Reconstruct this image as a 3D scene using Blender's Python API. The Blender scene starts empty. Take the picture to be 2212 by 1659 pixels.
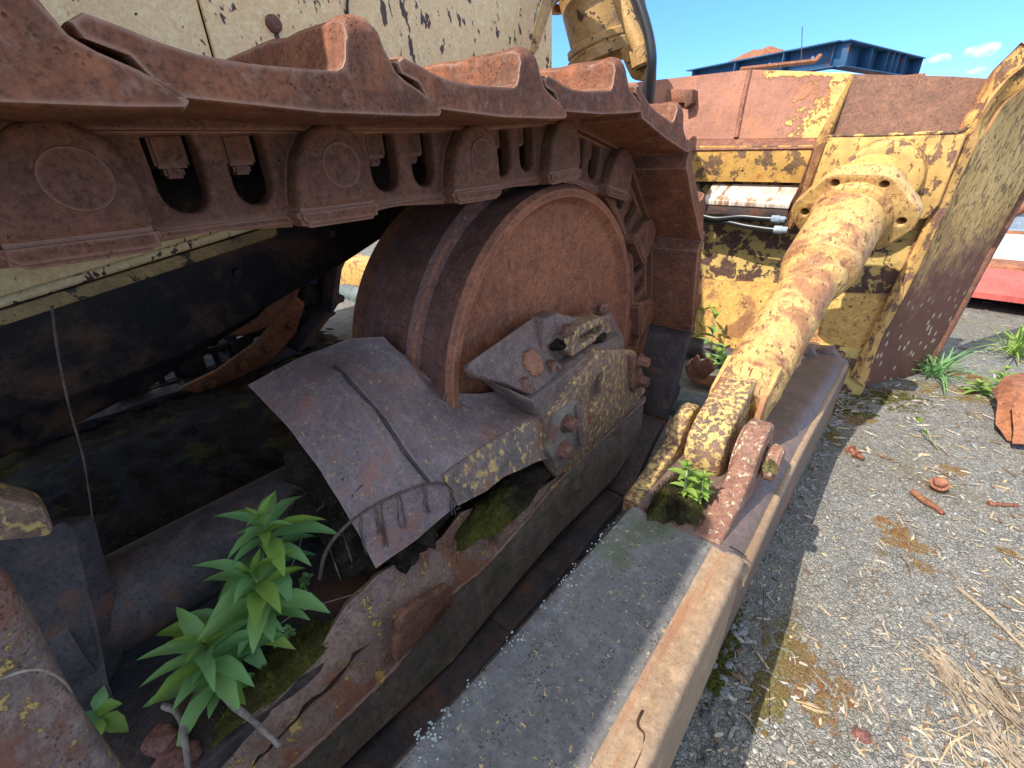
import bpy, bmesh, math, random
from mathutils import Vector, Matrix, noise
from math import sin, cos, pi, radians
random.seed(7)
S = bpy.context.scene
# ------------------------------------------------------------------ camera
F_PX = 980.7; PITCH = radians(26.882); ROLL = radians(-2.409); YAW = radians(40.739)
IW, IH = 2212.0, 1659.0
CAM = Vector((0, 0, 1.0))
FW = Vector((-sin(YAW)*cos(PITCH), cos(YAW)*cos(PITCH), -sin(PITCH)))
_r = Vector((cos(YAW), sin(YAW), 0)); _u = _r.cross(FW)
RT = _r*cos(ROLL) + _u*sin(ROLL); UP = -_r*sin(ROLL) + _u*cos(ROLL)
cd = bpy.data.cameras.new("camera"); cam = bpy.data.objects.new("camera", cd)
S.collection.objects.link(cam)
cd.sensor_width = 36; cd.lens = 36*F_PX/IW; cd.clip_start = 0.01; cd.clip_end = 5000
cam.matrix_world = Matrix.Translation(CAM) @ Matrix((RT, UP, -FW)).transposed().to_4x4()
S.camera = cam
# ------------------------------------------------------------------ light
KX, KY = 0.25, 0.80            # a point at height z throws its shadow at (+KX z, +KY z)
SUN = Vector((-KX, -KY, 1)).normalized()
elev = math.asin(SUN.z); azim = math.atan2(SUN.x, SUN.y)
w = bpy.data.worlds.new("World"); S.world = w; w.use_nodes = True
wn = w.node_tree; bg = wn.nodes["Background"]
sky = wn.nodes.new("ShaderNodeTexSky"); sky.sky_type = 'NISHITA'; sky.sun_disc = False
sky.sun_elevation = elev; sky.sun_rotation = azim; sky.altitude = 0
sky.air_density = 1.0; sky.dust_density = 0.3; sky.ozone_density = 1.6
tcw = wn.nodes.new("ShaderNodeTexCoord"); sx = wn.nodes.new("ShaderNodeSeparateXYZ"); wn.links.new(tcw.outputs['Generated'], sx.inputs[0])
rp = wn.nodes.new("ShaderNodeValToRGB"); wn.links.new(sx.outputs[2], rp.inputs[0])     # clear deep blue low sky, vault overhead warmed and brightened to lift the fill light
rp.color_ramp.elements[0].position = 0.0; rp.color_ramp.elements[0].color = (.27, .385, .56, 1)
rp.color_ramp.elements[1].position = .75; rp.color_ramp.elements[1].color = (1.75, 1.25, .82, 1)
for ps, c in ((.10, (.20, .355, .62, 1)), (.25, (.24, .42, .72, 1)), (.36, (1.75, 1.25, .82, 1))):
    el = rp.color_ramp.elements.new(ps); el.color = c
mw = wn.nodes.new("ShaderNodeMix"); mw.data_type = 'RGBA'; mw.blend_type = 'MULTIPLY'; mw.inputs[0].default_value = 1
wn.links.new(sky.outputs[0], mw.inputs[6]); wn.links.new(rp.outputs[0], mw.inputs[7])
wn.links.new(mw.outputs[2], bg.inputs[0]); bg.inputs[1].default_value = 0.15
sd = bpy.data.lights.new("sun", 'SUN'); sd.energy = 2.35; sd.angle = radians(0.5); sd.color = (1, 0.93, 0.82)
so = bpy.data.objects.new("sun", sd); S.collection.objects.link(so)
so.rotation_euler = SUN.to_track_quat('Z', 'Y').to_euler()
S.view_settings.view_transform = 'Standard'; S.view_settings.look = 'None'
S.view_settings.exposure = 1.6; S.view_settings.gamma = 1.0
S.cycles.volume_bounces = 5; S.cycles.max_bounces = 6; S.cycles.use_denoising = True

# ------------------------------------------------------------------ survey helpers: sight line -> real point on a known plane
def ray(x, y): return FW + RT*((x-IW/2)/F_PX) - UP*((y-IH/2)/F_PX)
def PX(x, y, v): d = ray(x, y); return CAM + d*(v/d.x)
def PY(x, y, v): d = ray(x, y); return CAM + d*(v/d.y)
def PZ(x, y, v): d = ray(x, y); return CAM + d*((v-1)/d.z)
def PD(x, y, v): return CAM + ray(x, y)*v

# ------------------------------------------------------------------ object helpers
def obj(name, me, mat=None, parent=None, label=None, cat=None, group=None, kind=None, loc=None):
    if isinstance(me, bmesh.types.BMesh):
        m = bpy.data.meshes.new(name); me.to_mesh(m); me.free(); me = m
    o = bpy.data.objects.new(name, me); S.collection.objects.link(o)
    if mat is not None and me is not None:
        me.materials.clear(); me.materials.append(mat)
    if parent is not None: o.parent = parent
    if loc is not None: o.location = loc
    if label: o['label'] = label
    if cat: o['category'] = cat
    if group: o['group'] = group
    if kind: o['kind'] = kind
    return o
def thing(name, label, cat, loc=(0, 0, 0), group=None):
    return obj(name, None, None, None, label, cat, group, None, loc)
def smooth(me, ang=35):
    for p in me.polygons: p.use_smooth = True
    me.set_sharp_from_angle(angle=radians(ang))
def finish(bm, name, ang=35, bev=0, seg=2):
    bmesh.ops.remove_doubles(bm, verts=bm.verts, dist=1e-5)
    bmesh.ops.recalc_face_normals(bm, faces=bm.faces)
    if bev:
        es = [e for e in bm.edges if len(e.link_faces) == 2 and e.calc_face_angle(0) > radians(25)]
        bmesh.ops.bevel(bm, geom=es, offset=bev, segments=seg, affect='EDGES', profile=0.5, clamp_overlap=True)
    m = bpy.data.meshes.new(name); bm.to_mesh(m); bm.free(); smooth(m, ang); return m
def prism_into(bm, pts, vec):
    pts = [Vector(p) for p in pts]; vec = Vector(vec)
    a = [bm.verts.new(p) for p in pts]; b = [bm.verts.new(p+vec) for p in pts]
    n = len(a)
    bm.faces.new(a); bm.faces.new(b[::-1])
    for i in range(n): bm.faces.new((a[i], b[i], b[(i+1) % n], a[(i+1) % n]))
def prism(name, pts, vec, mat, parent=None, bev=.004, seg=2, **k):
    bm = bmesh.new(); prism_into(bm, pts, vec)
    return obj(name, finish(bm, name, bev=bev, seg=seg), mat, parent, **k)
def box_into(bm, c, s, rot=None):
    c = Vector(c); h = Vector(s)/2; R_ = rot or Matrix.Identity(3)
    v = [bm.verts.new(c + R_ @ Vector((h.x*i, h.y*j, h.z*k))) for i in (-1, 1) for j in (-1, 1) for k in (-1, 1)]
    for f in ((0,1,3,2),(4,6,7,5),(0,4,5,1),(2,3,7,6),(0,2,6,4),(1,5,7,3)): bm.faces.new([v[i] for i in f])
def box(name, c, s, mat, parent=None, rot=None, bev=.004, **k):
    bm = bmesh.new(); box_into(bm, c, s, rot)
    return obj(name, finish(bm, name, bev=bev), mat, parent, **k)
def frame_of(ax):
    ax = Vector(ax).normalized(); t = Vector((0, 0, 1)) if abs(ax.z) < .9 else Vector((0, 1, 0))
    u = ax.cross(t).normalized(); return ax, u, ax.cross(u).normalized()
def lathe_into(bm, o, ax, prof, n=48, wob=0):
    ax, u, v = frame_of(ax); o = Vector(o); rings = []
    for (t, r) in prof:
        if r < 1e-5: rings.append([bm.verts.new(o+ax*t)])
        else: rings.append([bm.verts.new(o+ax*t+(u*cos(2*pi*i/n)+v*sin(2*pi*i/n))*r*(1+wob*noise.noise(Vector((i*.7, t*30, r*9))))) for i in range(n)])
    for a, b in zip(rings, rings[1:]):
        for i in range(n):
            j = (i+1) % n
            if len(a) == 1 and len(b) == 1: continue
            if len(a) == 1: bm.faces.new((a[0], b[j], b[i]))
            elif len(b) == 1: bm.faces.new((a[i], a[j], b[0]))
            else: bm.faces.new((a[i], a[j], b[j], b[i]))
def lathe(name, o, ax, prof, mat, parent=None, n=48, ang=30, wob=0, **k):
    bm = bmesh.new(); lathe_into(bm, o, ax, prof, n, wob)
    return obj(name, finish(bm, name, ang), mat, parent, **k)
def tube_into(bm, pts, rad, n=10, close=True):
    pts = [Vector(p) for p in pts]; k = len(pts)
    if not isinstance(rad, (list, tuple)): rad = [rad]*k
    u = None; rings = []
    for i, p in enumerate(pts):
        t = (pts[min(i+1, k-1)]-pts[max(i-1, 0)]).normalized()
        if u is None: _, u, _ = frame_of(t)
        u = (u - t*u.dot(t)).normalized(); v = t.cross(u)
        rings.append([bm.verts.new(p+(u*cos(2*pi*j/n)+v*sin(2*pi*j/n))*rad[i]) for j in range(n)])
    for a, b in zip(rings, rings[1:]):
        for j in range(n): bm.faces.new((a[j], a[(j+1) % n], b[(j+1) % n], b[j]))
    if close: bm.faces.new(rings[0][::-1]); bm.faces.new(rings[-1])
def tube(name, pts, rad, mat, parent=None, n=10, ang=50, **k):
    bm = bmesh.new(); tube_into(bm, pts, rad, n)
    return obj(name, finish(bm, name, ang), mat, parent, **k)
def spline(pts, k=6):
    pts = [Vector(p) for p in pts]; out = []
    for i in range(len(pts)-1):
        a, b, c, d = pts[max(i-1, 0)], pts[i], pts[i+1], pts[min(i+2, len(pts)-1)]
        for s in range(k):
            t = s/k
            out.append(.5*((2*b)+(c-a)*t+(2*a-5*b+4*c-d)*t*t+(3*b-a-3*c+d)*t**3))
    out.append(pts[-1]); return out
def curve_plate(name, outline, holes, thick, bev, u, v, o, bres=2):
    """flat plate with holes and rounded edges; (a,b) -> o + u a + v b, thickness centred along u x v"""
    cu = bpy.data.curves.new(name, 'CURVE'); cu.dimensions = '2D'; cu.fill_mode = 'BOTH'
    cu.extrude = max(thick/2-bev, .0005); cu.bevel_depth = bev; cu.bevel_resolution = bres; cu.offset = -bev
    for loop in [outline]+list(holes):
        sp = cu.splines.new('POLY'); sp.points.add(len(loop)-1)
        for i, (a, b) in enumerate(loop): sp.points[i].co = (a, b, 0, 1)
        sp.use_cyclic_u = True
    co = bpy.data.objects.new(name, cu); S.collection.objects.link(co)
    bpy.context.view_layer.update()
    me = bpy.data.meshes.new_from_object(co.evaluated_get(bpy.context.evaluated_depsgraph_get()))
    bpy.data.objects.remove(co); bpy.data.curves.remove(cu)
    u = Vector(u).normalized(); v = Vector(v).normalized(); n = u.cross(v)
    M = Matrix((u, v, n)).transposed().to_4x4(); M.translation = Vector(o)
    me.transform(M); bm = bmesh.new(); bm.from_mesh(me); bmesh.ops.remove_doubles(bm, verts=bm.verts, dist=2e-5)
    bmesh.ops.recalc_face_normals(bm, faces=bm.faces); bm.to_mesh(me); bm.free()
    me.name = name; smooth(me, 40); return me
def arc(cx, cy, r, a0, a1, n=8): return [(cx+r*cos(radians(a0+(a1-a0)*i/n)), cy+r*sin(radians(a0+(a1-a0)*i/n))) for i in range(n+1)]
def rnd_poly(pts, r=.01, n=4):
    """round the corners of a 2-D polygon"""
    out = []; k = len(pts)
    for i in range(k):
        p0, p1, p2 = Vector(pts[i-1]), Vector(pts[i]), Vector(pts[(i+1) % k])
        d0 = (p0-p1); d2 = (p2-p1); q = min(r, d0.length*.45, d2.length*.45)
        a = p1+d0.normalized()*q; b = p1+d2.normalized()*q
        for j in range(n+1):
            t = j/n; x = a*(1-t)**2+p1*2*t*(1-t)+b*t*t; out.append((x.x, x.y))
    return out
def bolt_into(bm, p, ax, r=.012, h=.012, tail=0):
    ax, u, v = frame_of(ax); p = Vector(p)
    ph = random.random()
    def ring(t, rr, n=6): return [bm.verts.new(p+ax*t+(u*cos(2*pi*i/n+ph)+v*sin(2*pi*i/n+ph))*rr) for i in range(n)]
    R0 = ring(0, r); R1 = ring(h*.85, r); R2 = ring(h, r*.86)
    for a, b in ((R0, R1), (R1, R2)):
        for i in range(6): bm.faces.new((a[i], a[(i+1) % 6], b[(i+1) % 6], b[i]))
    bm.faces.new(R2); bm.faces.new(R0[::-1])
    lathe_into(bm, p-ax*.001, ax, [(0, 0), (0, r*1.35), (h*.12, r*1.35), (h*.12, r*.9)], 14)
    if tail: lathe_into(bm, p, -ax, [(0, r*.5), (tail, r*.5), (tail, 0)], 10)
def bolt(name, p, ax, mat, parent, r=.012, h=.012, tail=0, **k):
    bm = bmesh.new(); bolt_into(bm, p, ax, r, h, tail)
    m = bpy.data.meshes.new(name); bmesh.ops.recalc_face_normals(bm, faces=bm.faces); bm.to_mesh(m); bm.free(); smooth(m, 30)
    return obj(name, m, mat, parent, **k)
def fnoise(p, s, o=4, H=1.0): return noise.fractal(Vector(p)*s, H, 2.0, o)
def sheet(name, rows, mat, parent=None, thick=.012, sub=2, up=None, rough=0, **k):
    """rows of real points -> smooth thick sheet"""
    bm = bmesh.new(); V = [[bm.verts.new(p) for p in r] for r in rows]
    for a, b in zip(V, V[1:]):
        for i in range(len(a)-1): bm.faces.new((a[i], a[i+1], b[i+1], b[i]))
    if sub: bmesh.ops.subdivide_edges(bm, edges=bm.edges[:], cuts=sub, use_grid_fill=True, smooth=1.0)
    bm.normal_update()
    ref = Vector(up) if up else Vector((.3, -.3, 1))
    if sum((f.normal.dot(ref) for f in bm.faces)) < 0: bmesh.ops.reverse_faces(bm, faces=bm.faces)
    bm.normal_update()
    if rough:
        for v in bm.verts: v.co += v.normal*fnoise(v.co, 14)*rough
        bm.normal_update()
    nn = {v: v.normal.copy() for v in bm.verts}
    top = bm.faces[:]; old = bm.verts[:]
    ret = {v: bm.verts.new(v.co - nn[v]*thick) for v in old}
    for f in top: bm.faces.new([ret[v] for v in reversed(f.verts)])
    for e in [e for e in bm.edges if len(e.link_faces) == 1 and e.verts[0] in nn and e.verts[1] in nn]:
        a, b = e.verts; bm.faces.new((a, b, ret[b], ret[a]))
    bmesh.ops.recalc_face_normals(bm, faces=bm.faces)
    m = bpy.data.meshes.new(name); bm.to_mesh(m); bm.free(); smooth(m, 45)
    return obj(name, m, mat, parent, **k)

# ------------------------------------------------------------------ materials
class NB:
    def __init__(s, name):
        s.m = bpy.data.materials.new(name); s.m.use_nodes = True; s.t = s.m.node_tree; s.n = s.t.nodes; s.l = s.t.links
        s.b = s.n["Principled BSDF"]; s.out = s.n["Material Output"]
        tc = s.n.new("ShaderNodeTexCoord"); oi = s.n.new("ShaderNodeObjectInfo")
        mu = s.n.new("ShaderNodeVectorMath"); mu.operation = 'ADD'
        sc = s.n.new("ShaderNodeMath"); sc.operation = 'MULTIPLY'; sc.inputs[1].default_value = 31.7
        s.l.new(oi.outputs['Random'], sc.inputs[0]); s.l.new(tc.outputs['Object'], mu.inputs[0]); s.l.new(sc.outputs[0], mu.inputs[1])
        s.v = mu.outputs[0]; s.raw = tc.outputs['Object']; s.rand = oi.outputs['Random']
    def vec(s, sc, raw=False, rot=(0, 0, 0)):
        mp = s.n.new("ShaderNodeMapping"); mp.inputs['Scale'].default_value = sc; mp.inputs['Rotation'].default_value = rot
        s.l.new(s.raw if raw else s.v, mp.inputs[0]); return mp.outputs[0]
    def noise(s, scale, detail=6, rough=.6, dist=0, v=None):
        x = s.n.new("ShaderNodeTexNoise"); x.inputs['Scale'].default_value = scale; x.inputs['Detail'].default_value = detail
        x.inputs['Roughness'].default_value = rough; x.inputs['Distortion'].default_value = dist
        s.l.new(v or s.v, x.inputs['Vector']); return x.outputs['Fac']
    def voro(s, scale, feat='F1', out='Distance', v=None, rnd=1):
        x = s.n.new("ShaderNodeTexVoronoi"); x.feature = feat; x.inputs['Scale'].default_value = scale; x.inputs['Randomness'].default_value = rnd
        s.l.new(v or s.v, x.inputs['Vector']); return x.outputs[out]
    def step(s, f, t, soft=.03, inv=False):
        x = s.n.new("ShaderNodeMapRange"); x.interpolation_type = 'SMOOTHSTEP'
        x.inputs['From Min'].default_value = t-soft; x.inputs['From Max'].default_value = t+soft
        if inv: x.inputs['To Min'].default_value = 1; x.inputs['To Max'].default_value = 0
        s.l.new(f, x.inputs['Value']); return x.outputs[0]
    def math(s, op, a, b=None, clamp=False):
        x = s.n.new("ShaderNodeMath"); x.operation = op; x.use_clamp = clamp
        for i, q in enumerate((a, b)):
            if q is None: continue
            if isinstance(q, (int, float)): x.inputs[i].default_value = q
            else: s.l.new(q, x.inputs[i])
        return x.outputs[0]
    def mix(s, f, a, b, mode='MIX'):
        x = s.n.new("ShaderNodeMix"); x.data_type = 'RGBA'; x.blend_type = mode
        if isinstance(f, (int, float)): x.inputs[0].default_value = f
        else: s.l.new(f, x.inputs[0])
        for i, q in ((6, a), (7, b)):
            if isinstance(q, tuple): x.inputs[i].default_value = (*q, 1)
            else: s.l.new(q, x.inputs[i])
        return x.outputs[2]
    def xyz(s, i, raw=True):
        x = s.n.new("ShaderNodeSeparateXYZ"); s.l.new(s.raw if raw else s.v, x.inputs[0]); return x.outputs[i]
    def done(s, col, rough, height=None, bump=.4, dist=.004, metal=0, spec=.4):
        if isinstance(col, tuple): s.b.inputs['Base Color'].default_value = (*col, 1)
        else: s.l.new(col, s.b.inputs['Base Color'])
        if isinstance(rough, (int, float)): s.b.inputs['Roughness'].default_value = rough
        else: s.l.new(rough, s.b.inputs['Roughness'])
        s.b.inputs['Metallic'].default_value = metal; s.b.inputs['Specular IOR Level'].default_value = spec
        if height is not None:
            x = s.n.new("ShaderNodeBump"); x.inputs['Strength'].default_value = bump; x.inputs['Distance'].default_value = dist
            s.l.new(height, x.inputs['Height']); s.l.new(x.outputs[0], s.b.inputs['Normal'])
        return s.m

def steel(name, c1, c2, spots=(), pits=.25, bump=.5, rough=.72, sc=7, streak=0, pitcol=None, spec=.35, dist=.004, wear=None, dirt=1.0):
    """c1/c2: mottled ground colour; spots: (colour, noise scale, threshold, softness[, stretch, detail]) laid on in turn, flaking paint or rust"""
    n = NB(name)
    big = n.noise(sc, 5, .6, .3); col = n.mix(n.step(big, .5, .16), c1, c2)
    fine = n.noise(170, 5, .75)
    col = n.mix(n.math('MULTIPLY', n.step(fine, .54, .08), .62*(.4+.6*dirt)), col, tuple(x*.42 for x in c1))
    mid2 = n.noise(21, 7, .72, .4)
    col = n.mix(n.math('MULTIPLY', n.step(mid2, .57, .05), .45*dirt), col, tuple(x*.5 for x in c1))
    col = n.mix(n.math('MULTIPLY', n.step(mid2, .40, .05, True), .40*dirt), col, tuple(min(1, x*1.45) for x in c2))
    med = n.noise(45, 5, .7)
    col = n.mix(n.math('MULTIPLY', n.step(med, .58, .1), .35), col, tuple(min(1, x*1.7) for x in c2))
    if streak:
        st = n.noise(9, 5, .65, 0, n.vec((5, 5, .5))); col = n.mix(n.math('MULTIPLY', n.step(st, .55, .12), streak), col, tuple(x*.55 for x in c1))
    h = n.math('MULTIPLY', n.noise(120, 5, .75), .35)
    h = n.math('ADD', h, n.math('MULTIPLY', med, .35)); r = None
    for sp in spots:
        c, s_, t, so_ = sp[:4]; stv = sp[4] if len(sp) > 4 else None
        f = n.noise(s_, 9 if len(sp) < 6 else sp[5], .68, .25, n.vec(stv) if stv else None)
        mk = n.step(f, t, so_)
        cc = n.mix(n.step(n.noise(s_*.7+5, 4, .6), .5, .2), c, tuple(x*.72 for x in c))
        col = n.mix(mk, col, cc); h = n.math('ADD', h, n.math('MULTIPLY', mk, .45))
    if pits:
        p = n.step(n.voro(210), .26, .10, True)
        pm = n.math('MULTIPLY', p, n.step(n.noise(16, 5, .7), .56, .06))
        col = n.mix(n.math('MULTIPLY', pm, min(1, pits*2.2)), col, pitcol or tuple(x*.4 for x in c1))
        h = n.math('SUBTRACT', h, n.math('MULTIPLY', pm, .6))
    if wear:
        bv = n.n.new("ShaderNodeBevel"); bv.samples = 4; bv.inputs['Radius'].default_value = wear[1]
        ge = n.n.new("ShaderNodeNewGeometry"); dt = n.n.new("ShaderNodeVectorMath"); dt.operation = 'DOT_PRODUCT'
        n.l.new(bv.outputs[0], dt.inputs[0]); n.l.new(ge.outputs['Normal'], dt.inputs[1])
        em = n.step(n.math('ADD', dt.outputs['Value'], n.math('MULTIPLY', n.math('SUBTRACT', med, .5), .35)), .93, .07, True)
        col = n.mix(n.math('MULTIPLY', em, .75), col, wear[0])
    rr = n.math('ADD', n.math('MULTIPLY', med, .25), rough-.12)
    return n.done(col, rr, h, bump, dist, 0, spec)

RUST = (.128, .048, .026); RUSTL = (.262, .096, .046); ORNG = (.36, .13, .05); DARK = (.030, .020, .018)
YEL = (.60, .41, .12); YELD = (.45, .27, .06); CREAM = (.64, .44, .20)
M = {}
M['shoe'] = steel('rusty_cast_steel', RUST, RUSTL, [((.33, .27, .23), 26, .70, .05)], pits=.4, bump=.6, sc=5, streak=.35, wear=((.44, .27, .20), 0.007))
M['link'] = steel('link_steel', (.112, .045, .026), (.195, .076, .040), [((.20, .12, .05), 9, .66, .08)], pits=.3, bump=.6, sc=6, wear=((.34, .17, .11), 0.006))
M['link_shaded'] = steel('shaded_link_steel', (.022, .013, .010), (.045, .022, .016), bump=.5)  # link steel darkened in colour for inner and far links in shade
M['idler'] = steel('idler_rust', (.20, .072, .040), (.34, .125, .062), [((.42, .22, .10), 30, .68, .05, (1, 1, .4))], pits=.3, bump=.45, sc=3.5, streak=.0, wear=((.42, .22, .13), 0.006))
M['tread'] = steel('idler_tread_steel', (.12, .055, .042), (.19, .085, .062), bump=.35, pits=.1, streak=.3, rough=.6)
M['cover'] = steel('worn_grey_steel', (.155, .108, .105), (.235, .165, .155), [((.30, .12, .085), 5, .57, .06), ((.50, .34, .15), 95, .615, .02), ], pits=.35, bump=.45, rough=.55, sc=5, spec=.5, wear=((.30, .19, .15), 0.006), dirt=0.6)
M['coverY'] = steel('fork_side_paint', (.17, .125, .105), (.25, .175, .14), [((.30, .13, .07), 7, .55, .06), ((.62, .40, .15), 60, .56, .02, (1, 1, .8))], pits=.2, bump=.5, rough=.6)
M['brk'] = steel('bracket_steel', (.17, .11, .08), (.26, .155, .105), [((.60, .40, .15), 80, .55, .03, (1, 1, .7)), ((.27, .10, .05), 6, .62, .05)], pits=.2, bump=.5, rough=.6, wear=((.36, .20, .13), 0.006))
M['brkD'] = steel('bracket_dark_steel', (.13, .09, .08), (.21, .14, .115), [((.5, .36, .16), 60, .66, .02)], pits=.5, bump=.7, rough=.6, wear=((.30, .19, .14), 0.006))
M['frame'] = steel('track_frame_steel', (.17, .145, .12), (.25, .20, .155), [((.20, .085, .05), 7, .60, .07), ((.11, .115, .06), 9, .62, .07)], pits=.15, bump=.35, rough=.6, streak=.3)
M['frameT'] = steel('torn_plate_steel', (.19, .135, .115), (.29, .185, .145), [((.25, .10, .06), 8, .54, .06), ((.55, .36, .12), 34, .60, .025), ((.48, .56, .52), 42, .715, .012)], pits=.4, bump=.8, rough=.65, wear=((.36, .22, .17), 0.006))
M['arm'] = steel('push_arm_top_steel', (.125, .122, .122), (.18, .172, .165), [((.14, .16, .10), 4, .60, .06), ((.56, .42, .22), 110, .62, .02), ((.09, .085, .08), 130, .63, .03), ((.55, .62, .60), 34, .70, .012)], pits=.5, bump=.5, rough=.6, sc=4, pitcol=(.035, .032, .03), dirt=0.35)
M['arm_sunlit'] = steel('push_arm_sunlit_tan', (.27, .185, .12), (.34, .235, .15), [((.34, .17, .09), 9, .63, .08, (3, .3, 1)), ((.20, .12, .08), 55, .66, .04, (1.5, .4, 1))], pits=.2, bump=.28, rough=.6, dirt=0.35)  # tan tone painted for the sunlit outer strip of the arm
M['armf'] = steel('push_arm_front_steel', (.12, .085, .07), (.18, .12, .095), [((.26, .12, .08), 6, .62, .06)], pits=.1, bump=.4, rough=.45, spec=.5, wear=((.26, .15, .11), 0.006), dirt=0.5)
M['lug'] = steel('lug_paint', (.13, .09, .075), (.22, .12, .085), [((.62, .44, .16), 90, .50, .035), ((.30, .12, .07), 7, .60, .05)], bump=.6, rough=.6, wear=((.40, .20, .12), 0.006))
M['lugR'] = steel('lug_rust', (.20, .095, .065), (.29, .145, .10), [((.62, .52, .36), 75, .585, .03)], bump=.6, rough=.6, wear=((.48, .30, .22), 0.006))
M['yellow'] = steel('worn_yellow_paint', (.61, .355, .095), (.66, .40, .12), [((.36, .17, .075), 8, .56, .06), ((.17, .07, .045), 60, .605, .04, (1, 1, 1)), ((.05, .035, .03), 120, .69, .03)], pits=0, bump=.5, rough=.55, sc=3, wear=((.34, .15, .08), 0.006), dirt=0.5)
M['brace'] = steel('brace_paint', (.55, .335, .11), (.62, .39, .15), [((.38, .18, .085), 8.0, .55, .055), ((.30, .13, .07), 26, .61, .04), ((.17, .085, .05), 70, .60, .03, (1.6, .5, .5)), ((.66, .44, .16), 60, .64, .02)], pits=0, bump=.55, rough=.5, sc=3, wear=((.34, .15, .08), 0.008), dirt=0.45)
M['bladeR'] = steel('blade_rust', (.20, .082, .052), (.30, .13, .085), [((.42, .16, .07), 3, .60, .08), ((.61, .355, .095), 22, .66, .02), ((.55, .5, .45), 30, .74, .015, (2, 1, .4))], pits=.2, bump=.45, sc=3, streak=.3)
n = NB('blade_panel_rust_yellow')
c_ = n.mix(n.step(n.noise(3, 5), .5, .15), (.25, .10, .062), (.36, .16, .105)); c_ = n.mix(n.math('MULTIPLY', n.step(n.noise(9, 5, .6, 0, n.vec((4, 4, .6))), .57, .08), .35), c_, (.14, .065, .05))
mk_ = n.math('ADD', n.math('MULTIPLY', n.xyz(0), 1.15), n.math('MULTIPLY', n.noise(6, 4), .55)); mk_ = n.math('ADD', mk_, n.math('MULTIPLY', n.noise(42, 8, .7), .75))
mk_ = n.math('ADD', mk_, n.math('MULTIPLY', n.step(n.xyz(2), 1.235, .02), .30))
mk_ = n.math('MULTIPLY', n.step(mk_, .20, .035), n.step(n.xyz(0), -.63, .012)); c_ = n.mix(mk_, c_, (.66, .41, .12))
c_ = n.mix(n.math('MULTIPLY', n.step(n.noise(150, 5, .75), .55, .08), .5), c_, (.11, .05, .035)); c_ = n.mix(n.math('MULTIPLY', n.step(n.noise(5, 7, .7, .5), .56, .06), .5), c_, (.40, .16, .07))
M['bladeR1'] = n.done(c_, .68, n.math('ADD', n.noise(80, 5), mk_), .8, .005)
M['bladeRD'] = steel('blade_dark_rust', (.125, .062, .042), (.195, .092, .058), [((.60, .40, .14), 48, .685, .02)], pits=.5, bump=.6, sc=4)
M['bladeY'] = steel('blade_yellow_flaking', (.13, .08, .05), (.21, .12, .06), [((.61, .355, .095), 20, .475, .02), ((.50, .20, .05), 10, .62, .06)], pits=0, bump=.8, rough=.6, dirt=0.8)
M['bladeYE'] = steel('blade_edge_yellow', (.16, .085, .06), (.24, .13, .08), [((.64, .385, .12), 24, .45, .025, (1.5, 1, .8))], pits=0, bump=.9, rough=.6, wear=((.34, .15, .09), 0.01))
M['bladeM'] = steel('blade_mixed', (.075, .045, .036), (.14, .075, .05), [((.60, .42, .14), 16, .50, .015), ((.05, .03, .028), 55, .66, .02)], pits=0, bump=.8, rough=.6)
M['silver'] = steel('bare_worn_steel', (.50, .43, .36), (.62, .56, .50), [((.30, .17, .09), 9, .57, .07, (3, 1, .4))], pits=0, bump=.2, rough=.4, spec=.6, dirt=0.3)
M['cream'] = steel('cream_panel_paint', (.82, .56, .28), (.88, .62, .33), [((.11, .06, .05), 17, .605, .012, (1.7, 1.7, .8), 3), ((.12, .06, .05), 60, .675, .012, (1, 1, .6), 3), ((.09, .19, .38), 9, .765, .01, (2, 2, .8), 3)], pits=0, bump=.35, rough=.5, sc=2, dirt=0.15)
M['cyl'] = steel('cylinder_paint', (.40, .23, .085), (.50, .31, .12), [((.10, .06, .04), 24, .61, .02, (1, 1, 1), 4), ((.28, .2, .12), 5, .6, .08)], pits=0, bump=.6, rough=.5, dirt=0.5)
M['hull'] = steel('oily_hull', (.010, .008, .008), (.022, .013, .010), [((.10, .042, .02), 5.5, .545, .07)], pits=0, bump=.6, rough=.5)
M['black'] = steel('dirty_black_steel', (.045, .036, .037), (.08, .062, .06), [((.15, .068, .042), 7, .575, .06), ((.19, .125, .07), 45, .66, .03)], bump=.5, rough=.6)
M['bolt'] = steel('bolt_rust', (.14, .065, .045), (.25, .115, .075), bump=.6, pits=0)
M['boltO'] = steel('bright_bolt_rust', (.22, .085, .05), (.34, .15, .085), bump=.7, pits=0)
M['pipe'] = steel('grey_pipe', (.10, .13, .13), (.16, .18, .17), pits=0, bump=.2, rough=.5)
M['orange'] = steel('orange_rust_plate', (.17, .06, .025), (.30, .11, .045), bump=.5)
M['blue'] = steel('blue_girder_paint', (.018, .068, .15), (.035, .11, .21), [((.17, .06, .04), 2.2, .64, .06)], pits=0, bump=.2, rough=.5, sc=1, dirt=0.3)
M['blueL'] = steel('pale_blue_girder_paint', (.12, .32, .45), (.18, .38, .50), [((.25, .10, .06), 4, .64, .05)], pits=0, bump=.2, rough=.5, sc=1, dirt=0.2)
M['bluegrey'] = steel('grey_blue_steel', (.20, .27, .34), (.30, .36, .42), [((.22, .09, .05), 2.5, .66, .04)], pits=0, bump=.2, sc=1, dirt=0.3)
M['white'] = steel('white_sheet', (.74, .72, .66), (.80, .78, .72), [((.30, .15, .1), 4, .72, .03, (.3, 1, 3))], pits=0, bump=.1, sc=1, dirt=0.1)
M['red'] = steel('red_sheet', (.40, .075, .065), (.50, .11, .09), pits=0, bump=.15, sc=2, dirt=0.2)
M['timber'] = steel('grey_timber', (.22, .17, .12), (.34, .27, .19), pits=0, bump=.5, streak=.5)
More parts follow.
